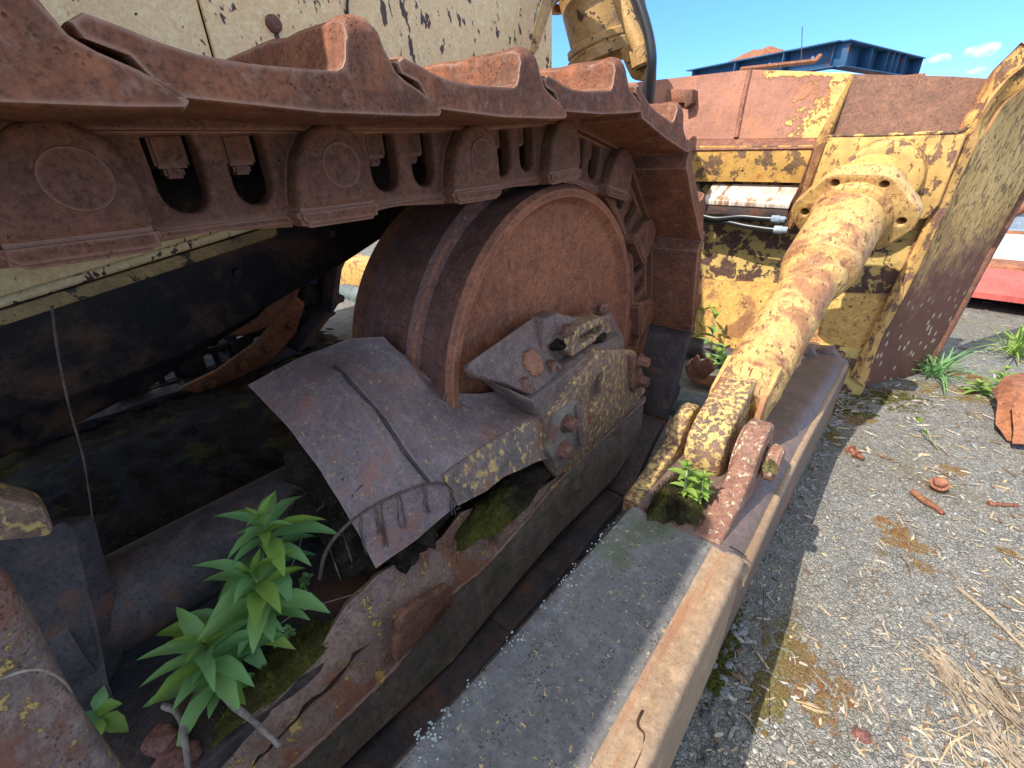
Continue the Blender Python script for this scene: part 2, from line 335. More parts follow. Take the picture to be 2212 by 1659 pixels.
M['rustsheet'] = steel('rusted_sheet', (.24, .09, .045), (.36, .15, .075), [((.10, .05, .04), 12, .6, .05)], bump=.6)
M['brick'] = steel('red_stone', (.15, .065, .05), (.22, .10, .085), bump=.7)
M['stone'] = steel('grey_stone', (.16, .155, .15), (.26, .25, .23), bump=.6)
M['bark'] = steel('grey_bark', (.17, .14, .12), (.33, .28, .25), bump=.8, pits=0)
M['barkO'] = steel('orange_bark', (.17, .065, .035), (.30, .13, .07), bump=.8, pits=0)
M['root'] = steel('dry_root', (.06, .04, .03), (.13, .09, .07), bump=.5, pits=0)
M['straw'] = steel('straw', (.20, .155, .11), (.36, .29, .21), bump=.1, pits=0, dirt=0.5)

def rubber():
    n = NB('hose_rubber'); f = n.noise(60, 3)
    return n.done(n.mix(f, (.012, .014, .018), (.03, .034, .04)), .35, f, .1, .001, 0, .5)
M['rubber'] = rubber()
def soilmat(name, moss=.62, tone=1.0):
    n = NB(name); a = n.noise(14, 8, .7); b = n.noise(120, 5, .8)
    col = n.mix(n.step(a, .5, .15), tuple(x*tone for x in (.022, .016, .012)), tuple(x*tone for x in (.055, .04, .028)))
    col = n.mix(n.step(b, .62, .05), col, tuple(x*tone for x in (.16, .12, .08)))
    mk = n.step(n.noise(7, 4, .6), moss, .07)
    mc = n.mix(n.step(b, .5, .15), (.05, .055, .012), (.13, .12, .028)); col = n.mix(mk, col, mc)
    return n.done(col, .95, n.math('ADD', b, n.math('MULTIPLY', a, .8)), 1.0, .01, 0, .1)
M['soil'] = soilmat('dark_soil'); M['soilmoss'] = soilmat('mossy_soil', .53, 1.1)
def mossmat(name, c1, c2, c3):
    n = NB(name); b = n.noise(150, 5, .8); a = n.noise(22, 5, .6)
    col = n.mix(n.step(b, .5, .14), c1, c2); col = n.mix(n.step(a, .56, .06), col, c3)
    return n.done(col, .95, b, 1, .008, 0, .1)
M['moss'] = mossmat('olive_moss', (.14, .12, .045), (.33, .28, .13), (.24, .16, .07))
M['mossR'] = mossmat('red_brown_moss', (.20, .12, .06), (.36, .27, .14), (.26, .13, .06))
M['mossG'] = mossmat('green_moss', (.05, .055, .012), (.15, .15, .035), (.08, .07, .025))
def groundmat():
    n = NB('asphalt_gravel')
    warp = n.noise(9, 3, .5)
    wn_ = n.n.new("ShaderNodeTexNoise"); wn_.inputs['Scale'].default_value = 55; wn_.inputs['Detail'].default_value = 3; n.l.new(n.raw, wn_.inputs['Vector'])
    va = n.n.new("ShaderNodeVectorMath"); va.operation = 'MULTIPLY_ADD'; va.inputs[1].default_value = (.02, .02, .02); n.l.new(wn_.outputs['Color'], va.inputs[0]); n.l.new(n.raw, va.inputs[2])
    v1 = n.voro(88, 'F1', 'Color', v=va.outputs[0]); e1 = n.voro(88, 'DISTANCE_TO_EDGE', 'Distance', v=va.outputs[0])
    v2 = n.voro(190, 'F1', 'Color', v=n.raw); e2 = n.voro(190, 'DISTANCE_TO_EDGE', 'Distance', v=n.raw)
    s1 = n.n.new("ShaderNodeSeparateColor"); n.l.new(v1, s1.inputs[0]); s2 = n.n.new("ShaderNodeSeparateColor"); n.l.new(v2, s2.inputs[0])
    col = n.mix(s1.outputs[0], (.22, .215, .20), (.38, .37, .345))
    col2 = n.mix(s2.outputs[0], (.23, .225, .205), (.43, .41, .37))
    big = n.noise(1.6, 6, .6, .5, n.raw)
    col = n.mix(n.step(n.noise(13, 5, .6, 0, n.raw), .5, .06), col, col2)
    col = n.mix(n.math('MULTIPLY', n.math('MULTIPLY', n.step(e1, .04, .04, True), n.step(n.noise(17, 4, .6, 0, n.raw), .5, .1)), .75), col, (.07, .066, .06))
    col = n.mix(n.math('MULTIPLY', n.step(s2.outputs[1], .965, .02), .8), col, (.62, .60, .55))
    col = n.mix(n.math('MULTIPLY', n.step(big, .54, .08), .55), col, (.25, .225, .17))
    col = n.mix(n.math('MULTIPLY', n.step(n.noise(3.3, 7, .65, .3, n.raw), .61, .04), .75), col, (.21, .145, .075))
    fine = n.noise(240, 4, .8, 0, n.raw)
    col = n.mix(n.math('MULTIPLY', n.step(fine, .6, .08), .4), col, (.05, .045, .04))
    h = n.math('ADD', n.math('MULTIPLY', n.step(e1, .08, .08), .5), n.math('MULTIPLY', n.step(e2, .1, .1), .4))
    h = n.math('ADD', h, n.math('MULTIPLY', fine, .4)); h = n.math('ADD', h, n.math('MULTIPLY', s1.outputs[1], .5))
    return n.done(col, .9, h, 1.0, .006, 0, .2)
M['ground'] = groundmat()
def leafmat(name, c1, c2, c3):
    n = NB(name); a = n.noise(30, 3); b = n.voro(160, 'DISTANCE_TO_EDGE')
    col = n.mix(a, c1, c2); col = n.mix(n.rand, col, n.mix(.5, col, c3))
    col = n.mix(n.math('MULTIPLY', n.step(b, .05, .05, True), .25), col, c3)
    m = n.done(col, .5, n.noise(90, 3), .3, .002, 0, .35)
    tr = n.n.new("ShaderNodeBsdfTranslucent"); n.l.new(col, tr.inputs[0]); mx = n.n.new("ShaderNodeMixShader"); mx.inputs[0].default_value = .3
    n.l.new(n.b.outputs[0], mx.inputs[1]); n.l.new(tr.outputs[0], mx.inputs[2]); n.l.new(mx.outputs[0], n.out.inputs[0]); return m
M['leaf'] = leafmat('leaf_green', (.13, .29, .10), (.20, .40, .15), (.30, .46, .13))
M['leafY'] = leafmat('young_leaf', (.17, .30, .05), (.24, .38, .07), (.30, .42, .09))
M['stem'] = steel('stem_green', (.15, .20, .08), (.28, .30, .16), bump=.1, pits=0)
def cloudmat():
    m = bpy.data.materials.new('cloud_vapour'); m.use_nodes = True; n = m.node_tree; b = n.nodes['Principled BSDF']
    b.inputs['Base Color'].default_value = (.9, .9, .9, 1); b.inputs['Roughness'].default_value = 1; b.inputs['Specular IOR Level'].default_value = 0
    n.nodes.remove(b); v = n.nodes.new('ShaderNodeVolumePrincipled'); v.inputs['Color'].default_value = (1, 1, 1, 1); v.inputs['Density'].default_value = .035
    tc = n.nodes.new('ShaderNodeTexCoord'); nz = n.nodes.new('ShaderNodeTexNoise'); nz.inputs['Scale'].default_value = .03; nz.inputs['Detail'].default_value = 3
    mr = n.nodes.new('ShaderNodeMapRange'); mr.inputs['From Min'].default_value = .42; mr.inputs['From Max'].default_value = .62; mr.inputs['To Max'].default_value = .03
    n.links.new(tc.outputs['Object'], nz.inputs['Vector']); n.links.new(nz.outputs['Fac'], mr.inputs['Value']); n.links.new(mr.outputs[0], v.inputs['Density'])
    n.links.new(v.outputs[0], n.nodes['Material Output'].inputs['Volume']); return m
M['cloud'] = cloudmat()

# ================================================================== GROUND
def ground():
    bm = bmesh.new()
    xs = [-400, -60, -15] + [-8+.25*i for i in range(0, 57)] + [15, 60, 400]
    ys = [-400, -60, -10] + [-2+.25*i for i in range(0, 49)] + [20, 60, 400, 1500]
    G = [[bm.verts.new((x, y, (.010*noise.noise(Vector((x*1.3, y*1.3, 0))) if abs(x) < 8 and y < 10 else 0))) for x in xs] for y in ys]
    for a, b in zip(G, G[1:]):
        for i in range(len(a)-1): bm.faces.new((a[i], a[i+1], b[i+1], b[i]))
    m = bpy.data.meshes.new('ground'); bm.to_mesh(m); bm.free(); smooth(m, 60)
    obj('ground', m, M['ground'], kind='structure')
ground()

# ================================================================== BULLDOZER
dz = thing('bulldozer', 'old rusty yellow crawler bulldozer with worn tracks, idler wheel and flaking blade, filling the picture', 'bulldozer')

# ---- track chain
WY, WZ = .894, .549                      # idler centre
pins = [(-.688, .985), (-.428, .99), (-.168, .995), (.092, .996), (.352, .997), (.612, 1.0), (.870, 1.014)]
a = math.degrees(math.atan2(pins[-1][1]-WZ, pins[-1][0]-WY)); RP = .468
for k in range(5):
    a -= 32.2; pins.append((WY+RP*cos(radians(a)), WZ+RP*sin(radians(a))))
y_ = pins[-1][0]
for k in range(7):
    y_ -= .26; pins.append((y_, .086))
SH = [(.322, .043), (.288, .042), (.176, .042), (.057, .050), (.044, .062), (.036, .076), (.014, .084), (.011, .092), (.020, .098), (.040, .092), (.058, .085), (.080, .080), (.12, .078), (.17, .078), (.198, .079), (.206, .082), (.210, .089), (.213, .112), (.216, .121), (.223, .126), (.236, .128), (.247, .127), (.254, .122), (.257, .112), (.262, .095), (.268, .084), (.280, .076), (.300, .066), (.320, .053), (.326, .047)]
def shoe_mesh(x0, x1):
    bm = bmesh.new(); rings = []
    xs = [x0, x0-.004, x0-.012, x0-.022, x0-.04]+[x0-.04+(x1+.08-x0)*i/19 for i in range(1, 19)]+[x1+.04, x1+.022, x1+.012, x1+.004, x1]
    cut = [.014, .007, .002, 0, 0]+[0]*18+[0, 0, .002, .007, .014]; ins = [.0022, .0005, 0]+[0]*22+[0, .0005, .0022]
    for x, c, s_ in zip(xs, cut, ins):
        r = []
        for (u, v) in SH:
            if v > .095 and u > .2: v = v - c*(v-.090)/.037
            cu, cv = .17, .067
            uu = u+(cu-u)*s_/.12*.5; vv = v+(cv-v)*min(1, s_/.014)*.5
            q_ = Vector((x, uu, vv)); w_ = .0030 if v > .11 else .0014
            uu += w_*noise.noise(q_*26)+.0008*noise.noise(q_*80); vv += w_*noise.noise(q_*22+Vector((9, 0, 0)))+.0008*noise.noise(q_*85)-(.0025*max(0, noise.noise(q_*11)) if v > .11 else 0)
            r.append(bm.verts.new((x, uu, vv)))
        rings.append(r)
    n = len(SH)
    for p, q in zip(rings, rings[1:]):
        for i in range(n): bm.faces.new((p[i], p[(i+1) % n], q[(i+1) % n], q[i]))
    bm.faces.new(rings[0]); bm.faces.new(rings[-1][::-1])
    return finish(bm, 'track_shoe', 32)
BOSS = rnd_poly([(.304, -.049), (.306, -.030), (.304, .004), (.292, .032), (.262, .047), (.230, .040), (.206, .010), (.196, -.025), (.192, -.049)], .010)
WEB = rnd_poly([(-.030, -.052), (.010, -.067), (.10, -.060), (.20, -.067), (.285, -.062), (.29, .02), (.27, .052), (.04, .052), (.0, .050), (-.035, .03)], .012)
def win(u0, u1, s=0): return [(u0, .032), (u1, .034)] + [(u1, .0)] + arc((u0+u1)/2+s, -.018, (u1-u0)/2, 0, -180, 8)[0:] + [(u0, .0)]
def link_mesh(xf, side=1, boss=True):
    a_ = curve_plate('a', WEB, [win(.066, .112), win(.140, .184)], .030, .007, (0, 1, 0), (0, 0, 1), (xf-side*.046, 0, 0))
    bm = bmesh.new(); bm.from_mesh(a_)
    if boss:
        b_ = curve_plate('b', BOSS, [], .034, .008, (0, 1, 0), (0, 0, 1), (xf-side*.017, 0, 0)); bm.from_mesh(b_)
    # rail and the ledge below the boss
    tb = bmesh.new()
    prism_into(tb, [(xf-side*.028, .02, -.050), (xf-side*.028, .20, -.050), (xf-side*.028, .20, -.070), (xf-side*.028, .10, -.062), (xf-side*.028, .02, -.068)], (-side*.03, 0, 0)); prism_into(tb, [(xf+side*.0015, .190, -.0465), (xf+side*.0015, .306, -.0465), (xf+side*.0015, .307, -.062), (xf+side*.0015, .300, -.070), (xf+side*.0015, .198, -.070), (xf+side*.0015, .189, -.062)], (-side*.048, 0, 0))
    bmesh.ops.bevel(tb, geom=tb.edges[:], offset=.005, segments=2, affect='EDGES', clamp_overlap=True)
    tm = bpy.data.meshes.new('t'); tb.to_mesh(tm); tb.free(); bm.from_mesh(tm)
    # saddle under the shoe
    box_into(bm, (xf-side*.030, .13, .046), (.036, .23, .018))
    m = bpy.data.meshes.new('track_link'); bm.to_mesh(m); bm.free(); smooth(m, 38); return m
def pin_mesh(xf, xb):
    bm = bmesh.new()
    lathe_into(bm, (xf+.0015, .260, -.002), (-1, 0, 0), [(0, 0), (0, .026), (.003, .0275), (.03, .0275)], 28)
    lathe_into(bm, (xf-.05, .260, 0), (-1, 0, 0), [(0, .038), (abs(xb-xf)-.1, .038)], 24)
    m = bpy.data.meshes.new('pin'); bm.to_mesh(m); bm.free(); smooth(m, 38); return m
def nuts_mesh(xf, u):
    bm = bmesh.new()
    box_into(bm, (xf-.070, u, .028), (.036, .033, .050)); box_into(bm, (xf-.070, u+.002, -.001), (.020, .020, .012))
    bmesh.ops.bevel(bm, geom=bm.edges[:], offset=.003, segments=2, affect='EDGES')
    m = bpy.data.meshes.new('bolt'); bm.to_mesh(m); bm.free(); smooth(m, 40); return m
def chain(xs0, xs1, xf, xb, ks, detail=True):
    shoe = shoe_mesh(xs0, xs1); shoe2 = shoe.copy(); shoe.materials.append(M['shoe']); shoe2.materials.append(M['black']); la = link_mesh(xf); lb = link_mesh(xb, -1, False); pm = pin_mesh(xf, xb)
    n1, n2 = nuts_mesh(xf, .092), nuts_mesh(xf, .163); lm = M['link'] if detail else M['link_shaded']
    for k in ks:
        (y0, z0), (y1, z1) = pins[k], pins[k+1]
        an = math.atan2(z1-z0, y1-y0)
        e = Matrix.Translation((0, y0, z0)) @ Matrix.Rotation(an, 4, 'X')
        s_ = obj('track_shoe', shoe if k < 9 and detail else shoe2, None, dz); s_.matrix_local = e
        l_ = obj('track_link', la, lm, dz); l_.matrix_local = e
        r_ = obj('inner_track_link', lb, M['link_shaded'], dz); r_.matrix_local = e
        p_ = obj('pin', pm, lm, l_)
        if detail: obj('bolt', n1, lm, l_); obj('bolt', n2, lm, l_)
        if detail and k != 2 and k > 1:
            db = bmesh.new(); box_into(db, (-.76, .13, -.005), (.16, .20, .085)); bmesh.ops.subdivide_edges(db, edges=db.edges[:], cuts=8, use_grid_fill=True)  # dark block added behind the link windows so they read as black shade
            for v in db.verts: v.co += Vector((1, 1, 1))*fnoise(v.co+Vector((k, 0, 0)), 30, 3)*.008
            dm = bpy.data.meshes.new('link_shade_fill'); db.to_mesh(dm); db.free(); smooth(dm, 60); dd_ = obj('link_shade_fill', dm, M['soil'], l_); dd_['kind'] = 'stuff'
chain(-.449, -1.06, -.571, -.94, range(1, len(pins)-1))
chain(-2.50, -3.10, -2.62, -2.98, range(5, len(pins)-3), False)  # far chain coloured dark for the shade it stands in

# ---- idler wheel (near) and far idler
def idler(xw):
    prof = [(.030, 0), (.030, .20), (.022, .30), (.018, .335), (.014, .346), (.006, .354), (-.006, .362), (-.007, .378), (.004, .387), (.055, .388), (.075, .390), (.082, .405), (.090, .414), (.235, .416), (.245, .405), (.252, .390), (.325, .386), (.325, .35), (.31, 0)]
    return lathe('idler_wheel', (xw, WY, WZ), (-1, 0, 0), prof, M['idler'], dz, 128, 25)
W1 = idler(-.606)
random.seed(3); bm = bmesh.new()
for q in range(420):
    a_ = random.uniform(0, 2*pi); r_ = .352-abs(random.gauss(0, .006)); 
    if noise.noise(Vector((cos(a_)*3, sin(a_)*3, 2))) < -.05: continue
    lathe_into(bm, (-.6165, WY+r_*cos(a_), WZ+r_*sin(a_)), (1, 0, 0), [(0, random.uniform(.001, .0035)), (.0012, 0)], 5, .6)
sm_ = bpy.data.meshes.new('rust_scale'); bm.to_mesh(sm_); bm.free(); sc0 = obj('rust_scale', sm_, M['boltO'], W1); sc0['kind'] = 'stuff'
for q, (x, y, x2, y2) in enumerate(((1225, 620, 1240, 588), (1235, 625, 1248, 595), (1120, 610, 1128, 640), (1100, 560, 1104, 590))):
    tube('scratch', [PX(x, y, -.6262), PX(x2, y2, -.6262)], .0009, M['boltO'], W1, 5)
lathe('tread_band', (-.606, WY, WZ), (-1, 0, 0), [(.008, .3875), (.055, .3892), (.075, .3912), (.083, .4062), (.091, .4152), (.234, .4172)], M['tread'], W1, 128)
idler(-2.66)
fp = prism('far_roller_guard', [PX(x, y, -2.44) for x, y in ((385, 842), (470, 800), (560, 735), (640, 640), (660, 655), (640, 720), (590, 775), (520, 815), (430, 850))], (-.03, 0, 0), M['orange'], dz, .008)
for x, y in ((455, 828), (525, 790), (580, 752), (628, 700)): bolt('bolt', PX(x, y, -2.435), (1, 0, 0), M['orange'], fp, .022, .02)

# ---- recoil cover and front fork : real points (x,y,depth plane)
def T(l): return [PX(*p) for p in l]
cov = [[PY(x, y, .25) for x, y in ((535, 832), (618, 918), (680, 1000), (730, 1078), (772, 1150), (812, 1228))],
       [PY(x, y, .33) for x, y in ((640, 776), (716, 812), (785, 885), (840, 968), (885, 1060), (905, 1160))],
       T([(750, 732, -.76), (806, 780, -.70), (868, 852, -.63), (915, 930, -.565), (955, 1025, -.515), (988, 1090, -.50)]),
       T([(828, 727, -.72), (872, 772, -.68), (918, 838, -.635), (975, 905, -.58), (1008, 985, -.515), (1044, 1062, -.495)]),
       T([(893, 787, -.68), (925, 822, -.655), (955, 862, -.62), (1010, 905, -.58), (1040, 965, -.515), (1088, 1028, -.495)]),
       T([(962, 850, -.628), (985, 862, -.615), (1010, 880, -.60), (1050, 905, -.57), (1080, 940, -.515), (1129, 1010, -.495)]),
       T([(1040, 851, -.602), (1060, 860, -.595), (1080, 872, -.585), (1105, 890, -.56), (1125, 915, -.515), (1160, 995, -.495)]),
       T([(1130, 835, -.60), (1145, 842, -.59), (1160, 852, -.575), (1175, 866, -.55), (1190, 885, -.515), (1205, 985, -.495)])]
rc = sheet('recoil_cover', cov, M['cover'], dz, .032, 3, rough=.004)
from mathutils.bvhtree import BVHTree
_b = bmesh.new(); _b.from_mesh(rc.data); rc_bvh = BVHTree.FromBMesh(_b); _b.free()
def on_cover(x, y, off=0, fall=None):
    h, nrm_, _, _ = rc_bvh.ray_cast(CAM, ray(x, y).normalized())
    if h is None: return fall if fall is not None else PX(x, y, -.50)
    if nrm_.dot(ray(x, y)) > 0: nrm_ = -nrm_
    return h+nrm_*off
# painted lower flank of the fork, a weld seam and the worn inner end
flank = [[p + Vector((.004, -.002, .001)) for p in r] for r in
         [[cov[i][4], (cov[i][4]+cov[i][5])/2, cov[i][5]] for i in range(2, 8)]]
sheet('fork_side', flank, M['coverY'], dz, .012, 3, up=(1, 0, .2), rough=.003)
seam = spline([on_cover(x, y, .001) for x, y in ((722, 793), (753, 822), (786, 858), (818, 893), (842, 928), (866, 965), (895, 1003), (924, 1038))], 4)
tube('weld_seam', seam, .0042, M['black'], dz, 8)
tube('weld_seam', [p+Vector((.006, .004, -.001)) for p in seam], .0030, M['cover'], dz, 8)
# ---- recoil tube and inner castings
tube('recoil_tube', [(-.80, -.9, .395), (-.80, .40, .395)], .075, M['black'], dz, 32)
lathe('tube_collar', (-.80, -.14, .395), (0, 1, 0), [(0, .075), (0, .092), (.05, .092), (.05, .075)], M['black'], dz)

# ---- idler bracket assembly
brk = obj('idler_bracket', None, None, dz)
# triangular shim plate over the fork
tri = [PX(1011, 795, -.555), PX(1014, 783, -.557), PX(1158, 682, -.59), PX(1168, 684, -.588), PX(1173, 700, -.58), PX(1169, 745, -.565), PX(1215, 790, -.53), PX(1217, 806, -.522), PX(1150, 852, -.515), PX(1135, 845, -.518), PX(1088, 826, -.53), PX(1025, 812, -.55)]
nrm = (tri[4]-tri[0]).cross(tri[7]-tri[0]).normalized();  nrm = nrm if nrm.z > 0 else -nrm
prism('shim_plate', tri, -nrm*.016, M['brkD'], brk, .004)
# fork head below the plate
prism('fork_head', [PX(1088, 834, -.53), PX(1150, 862, -.505), PX(1217, 812, -.505), PX(1300, 745, -.505), PX(1345, 722, -.505), PX(1340, 800, -.505), PX(1215, 930, -.505), PX(1190, 960, -.505), PX(1165, 900, -.505)], (-.075, 0, 0), M['brkD'], brk, .008)
prism('wear_block', [PX(1176, 690, -.56), PX(1205, 676, -.56), PX(1262, 690, -.55), PX(1318, 668, -.55), PX(1352, 735, -.55), PX(1290, 800, -.55), PX(1216, 805, -.55), PX(1172, 760, -.555)], (-.045, 0, 0), M['brkD'], brk, .006)
# U bracket with its window
def px_plate(name, xpl, outl, holes, thick, bev, mat, par, **k):
    o2 = [(PX(x, y, xpl).y, PX(x, y, xpl).z) for x, y in outl]
    h2 = [[(PX(x, y, xpl).y, PX(x, y, xpl).z) for x, y in h] for h in holes]
    me = curve_plate(name, rnd_poly(o2, .008), [rnd_poly(h, .008) for h in h2], thick, bev, (0, 1, 0), (0, 0, 1), (xpl-thick/2, 0, 0))
    return obj(name, me, mat, par, **k)
px_plate('strap_bracket', -.52, [(1229, 727), (1262, 700), (1318, 676), (1322, 716), (1236, 773), (1226, 760)], [[(1253, 727), (1299, 702), (1301, 716), (1253, 747)]], .06, .006, M['brk'], brk)
px_plate('guide_plate', -.488, [(1300, 756), (1372, 757), (1384, 775), (1397, 845), (1372, 878), (1232, 1018), (1203, 1033), (1181, 975), (1190, 900), (1249, 818)],
         [[(1275, 840), (1299, 806), (1300, 855), (1276, 890)]], .030, .007, M['brk'], brk)
prism('bolt_flange', [PX(x, y, -.480) for x, y in ((1197, 900), (1246, 862), (1262, 880), (1258, 965), (1232, 1000), (1205, 1020), (1186, 975))], (-.014, 0, 0), M['frame'], brk, .004)
prism('guide_rib', [PX(x, y, -.470) for x, y in ((1249, 876), (1257, 880), (1262, 935), (1258, 968), (1252, 930))], (-.02, 0, 0), M['brkD'], brk, .003)
prism('edge_strap', [PX(x, y, -.478) for x, y in ((1362, 768), (1374, 770), (1380, 790), (1381, 835), (1372, 850), (1366, 840))], (-.03, 0, 0), M['bolt'], brk, .003)
prism('shaft_block', [PX(x, y, -.52) for x, y in ((1262, 790), (1330, 722), (1350, 735), (1352, 752), (1290, 800))], (-.05, 0, 0), M['brkD'], brk, .008)
for (x, y, xp, r) in ((1224, 914, -.478, .017), (1215, 972, -.478, .017), (1384, 780, -.476, .016), (1383, 823, -.476, .016)):
    bolt('bolt', PX(x, y, xp), (1, 0, .0), M['bolt'], brk, r, .024)
for (x, y, xp, r) in ((1191, 797, -.535, .013), (1133, 836, -.525, .011), (1225, 720, -.53, .013), (1302, 672, -.53, .015)):
    bolt('bolt', PX(x, y, xp), (0, 0, 1), M['bolt'], brk, r, .02)
lathe('rust_cap', PX(1150, 785, -.545), nrm, [(0, .03), (.006, .029), (.009, .024), (.008, .012), (.010, 0)], M['boltO'], brk, 26, wob=.25)

# ---- track frame: side plate, torn top plate, wear patch
FX = -.50
top_w = [(1392, 866), (1300, 950), (1206, 1040), (1122, 1140), (1045, 1225), (980, 1280), (915, 1360), (848, 1447), (702, 1590), (560, 1720)]
bot_w = [(1382, 952), (1325, 1035), (1286, 1075), (1210, 1150), (1140, 1230), (1049, 1340), (980, 1425), (880, 1520), (775, 1610), (600, 1790)]
rows = []
for (a_, b_) in zip(top_w, bot_w):
    p = PX(*a_, FX); q = PX(*b_, FX+.004); q.z = min(q.z, p.z-.1)
    rows.append([p+Vector((-.010, 0, .004)), p, p+(q-p)*.1, p+(q-p)*.5, p+(q-p)*.92, q, q+Vector((-.02, 0, -.012))])
sheet('roller_guard', rows, M['frame'], dz, .02, 1, up=(1, 0, 0))
tube('weld_bead', spline([PX(x, y, FX+.002) for x, y in top_w], 8), [.0045+.0015*sin(i*2.3) for i in range(73)], M['frameT'], dz, 8)
tw = [(1394, 855), (1300, 935), (1206, 1025)] + [(1140, 1068), (1104, 1100), (1067, 1137), (1045, 1152), (1033, 1141), (1031, 1113), (1020, 1097), (994, 1108), (958, 1159), (921, 1190), (866, 1210), (812, 1243), (780, 1278), (749, 1309), (722, 1350), (700, 1385), (640, 1450), (540, 1545), (440, 1640), (380, 1710)]
def lerp_w(t):
    # weld point matched along Y
    W_ = [PX(x, y, FX) for x, y in top_w]
    for a_, b_ in zip(W_, W_[1:]):
        if a_.y >= t >= b_.y: return a_+(b_-a_)*((a_.y-t)/(a_.y-b_.y))
    return W_[0] if t > W_[0].y else W_[-1]
rows = []
for i, (x, y) in enumerate(tw):
    xp = -.505-.05*min(1, max(0, (i-1)/5)); e_ = PX(x, y, xp); wv = lerp_w(e_.y)
    rows.append([wv, wv+(e_-wv)*.33+Vector((0, 0, .002)), wv+(e_-wv)*.7+Vector((0, 0, .004)), e_])
sheet('torn_top_plate', rows, M['frameT'], dz, .012, 2, rough=.006)
prism('wear_patch', [PX(x, y, FX+.016) for x, y in ((868, 1335), (884, 1318), (970, 1266), (978, 1272), (980, 1305), (930, 1365), (858, 1432), (855, 1400))], (-.018, 0, 0), M['bolt'], dz, .004)
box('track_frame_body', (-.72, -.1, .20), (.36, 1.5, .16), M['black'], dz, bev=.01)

# ---- carrier bracket in the near left corner
prism('carrier_guard', [PX(x, y, -.55+.00012*(y-1243)) for x, y in ((-260, 1150), (0, 1243), (28, 1290), (62, 1345), (95, 1410), (128, 1475), (165, 1540), (205, 1597), (252, 1662), (330, 1800), (-300, 1900))], (-.02, .004, -.008), M['frameT'], dz, .006)
prism('carrier_bracket', [PX(x, y, -.66) for x, y in ((-120, 1075), (0, 1076), (60, 1088), (96, 1100), (118, 1140), (112, 1160), (0, 1172), (-120, 1175))], (-.05, 0, 0), M['brk'], dz, .008)
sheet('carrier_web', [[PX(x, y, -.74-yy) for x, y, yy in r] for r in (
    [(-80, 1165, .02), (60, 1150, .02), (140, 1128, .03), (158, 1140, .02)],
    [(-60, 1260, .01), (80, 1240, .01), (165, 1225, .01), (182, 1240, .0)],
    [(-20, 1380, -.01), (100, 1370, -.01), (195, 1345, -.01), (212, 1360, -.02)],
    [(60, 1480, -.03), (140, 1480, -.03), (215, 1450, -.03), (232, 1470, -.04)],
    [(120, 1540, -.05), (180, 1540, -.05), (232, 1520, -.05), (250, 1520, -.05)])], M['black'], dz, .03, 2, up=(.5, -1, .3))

# ---- hull, belly, engine side panels
hy = [(-1.4, .50), (.23, .640), (.648, .758), (.93, .856), (1.25, .985), (1.54, 1.10), (1.54, 1.30), (-1.4, 1.30)]
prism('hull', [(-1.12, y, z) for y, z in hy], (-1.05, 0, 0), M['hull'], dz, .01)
for (y, z, r) in ((.38, .79, .010), (.62, .84, .010)):
    bolt('hull_bolt', (-1.119, y, z), (1, 0, 0), M['hull'], dz, r, .015)
bz = lambda y: .806+.155*max(0, y)-.02*max(0, y-.5)
def eng_panel(y0, y1, x, t=.012, top=1.9):
    k = 6; pts = [(x, y0+(y1-y0)*i/k, bz(y0+(y1-y0)*i/k)) for i in range(k+1)] + [(x, y1, top), (x, y0, top)]
    return prism('engine_panel', pts, (-t, 0, 0), M['cream'], dz, .003)
eng_panel(-1.4, .449, -1.100); p2 = eng_panel(.452, 1.553, -1.094)
tube('panel_lip', [(-1.096, y, bz(y)+.008) for y in (-1.4, -.6, 0, .2, .449)], .008, M['cream'], dz, 8)
prism('hull_ledge', [(-1.112, y, bz(y)-.03) for y in (-1.4, -.6, 0, .2, .49)]+[(-1.112, y, bz(y)-.006) for y in (.49, .2, 0, -.6, -1.4)], (-.03, 0, 0), M['cyl'], dz, .003)
bp = [PX(x, y, -1.35) for x, y in ((-200, 1080), (0, 1000), (200, 905), (330, 840), (430, 770), (560, 690))]
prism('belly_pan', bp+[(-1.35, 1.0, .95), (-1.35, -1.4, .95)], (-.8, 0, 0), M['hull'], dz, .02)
lathe('panel_bolt', PX(590, 52, -1.094), (1, 0, 0), [(0, .016), (.007, .015), (.011, .009), (.011, 0)], M['bolt'], dz, 20)
tube('panel_ring', [PX(762+12*cos(t), 15+40*sin(t), -1.09) for t in [2.0+.15*i for i in range(18)]], .003, M['black'], dz, 6)
box('engine_body', (-1.75, .05, 1.57), (1.28, 2.98, .62), M['cream'], dz, bev=.02)
# rear fender, tank and operator platform: out of the picture to the rear, they shade the near track and arm
box('rear_fender', (-.80, -1.30, 1.60), (.70, 2.0, .16), M['yellow'], dz, bev=.03)
box('fender_shade_box', (-.885, -.20, 1.60), (.53, .22, .14), M['yellow'], dz, bev=.02)  # unseen box, shaped to shade the first track shoe
box('operator_cab', (-1.75, -2.4, 2.3), (1.5, 1.6, 1.2), M['yellow'], dz, bev=.04)
box('far_shade_box', (-2.75, -.4, 1.12), (1.3, 3.1, .16), M['hull'], dz, bev=.02)  # box added to keep sun off the ground under the hull
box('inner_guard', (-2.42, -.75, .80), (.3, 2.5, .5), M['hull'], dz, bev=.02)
# gusset strap at the end of the panel
prism('panel_strap', [PX(x, y, -1.03) for x, y in ((1168, 90), (1192, 20), (1202, 0), (1196, -60), (1180, -60), (1178, 0), (1155, 80), (1150, 112), (1156, 118))], (-.012, 0, 0), M['cyl'], dz, .003)

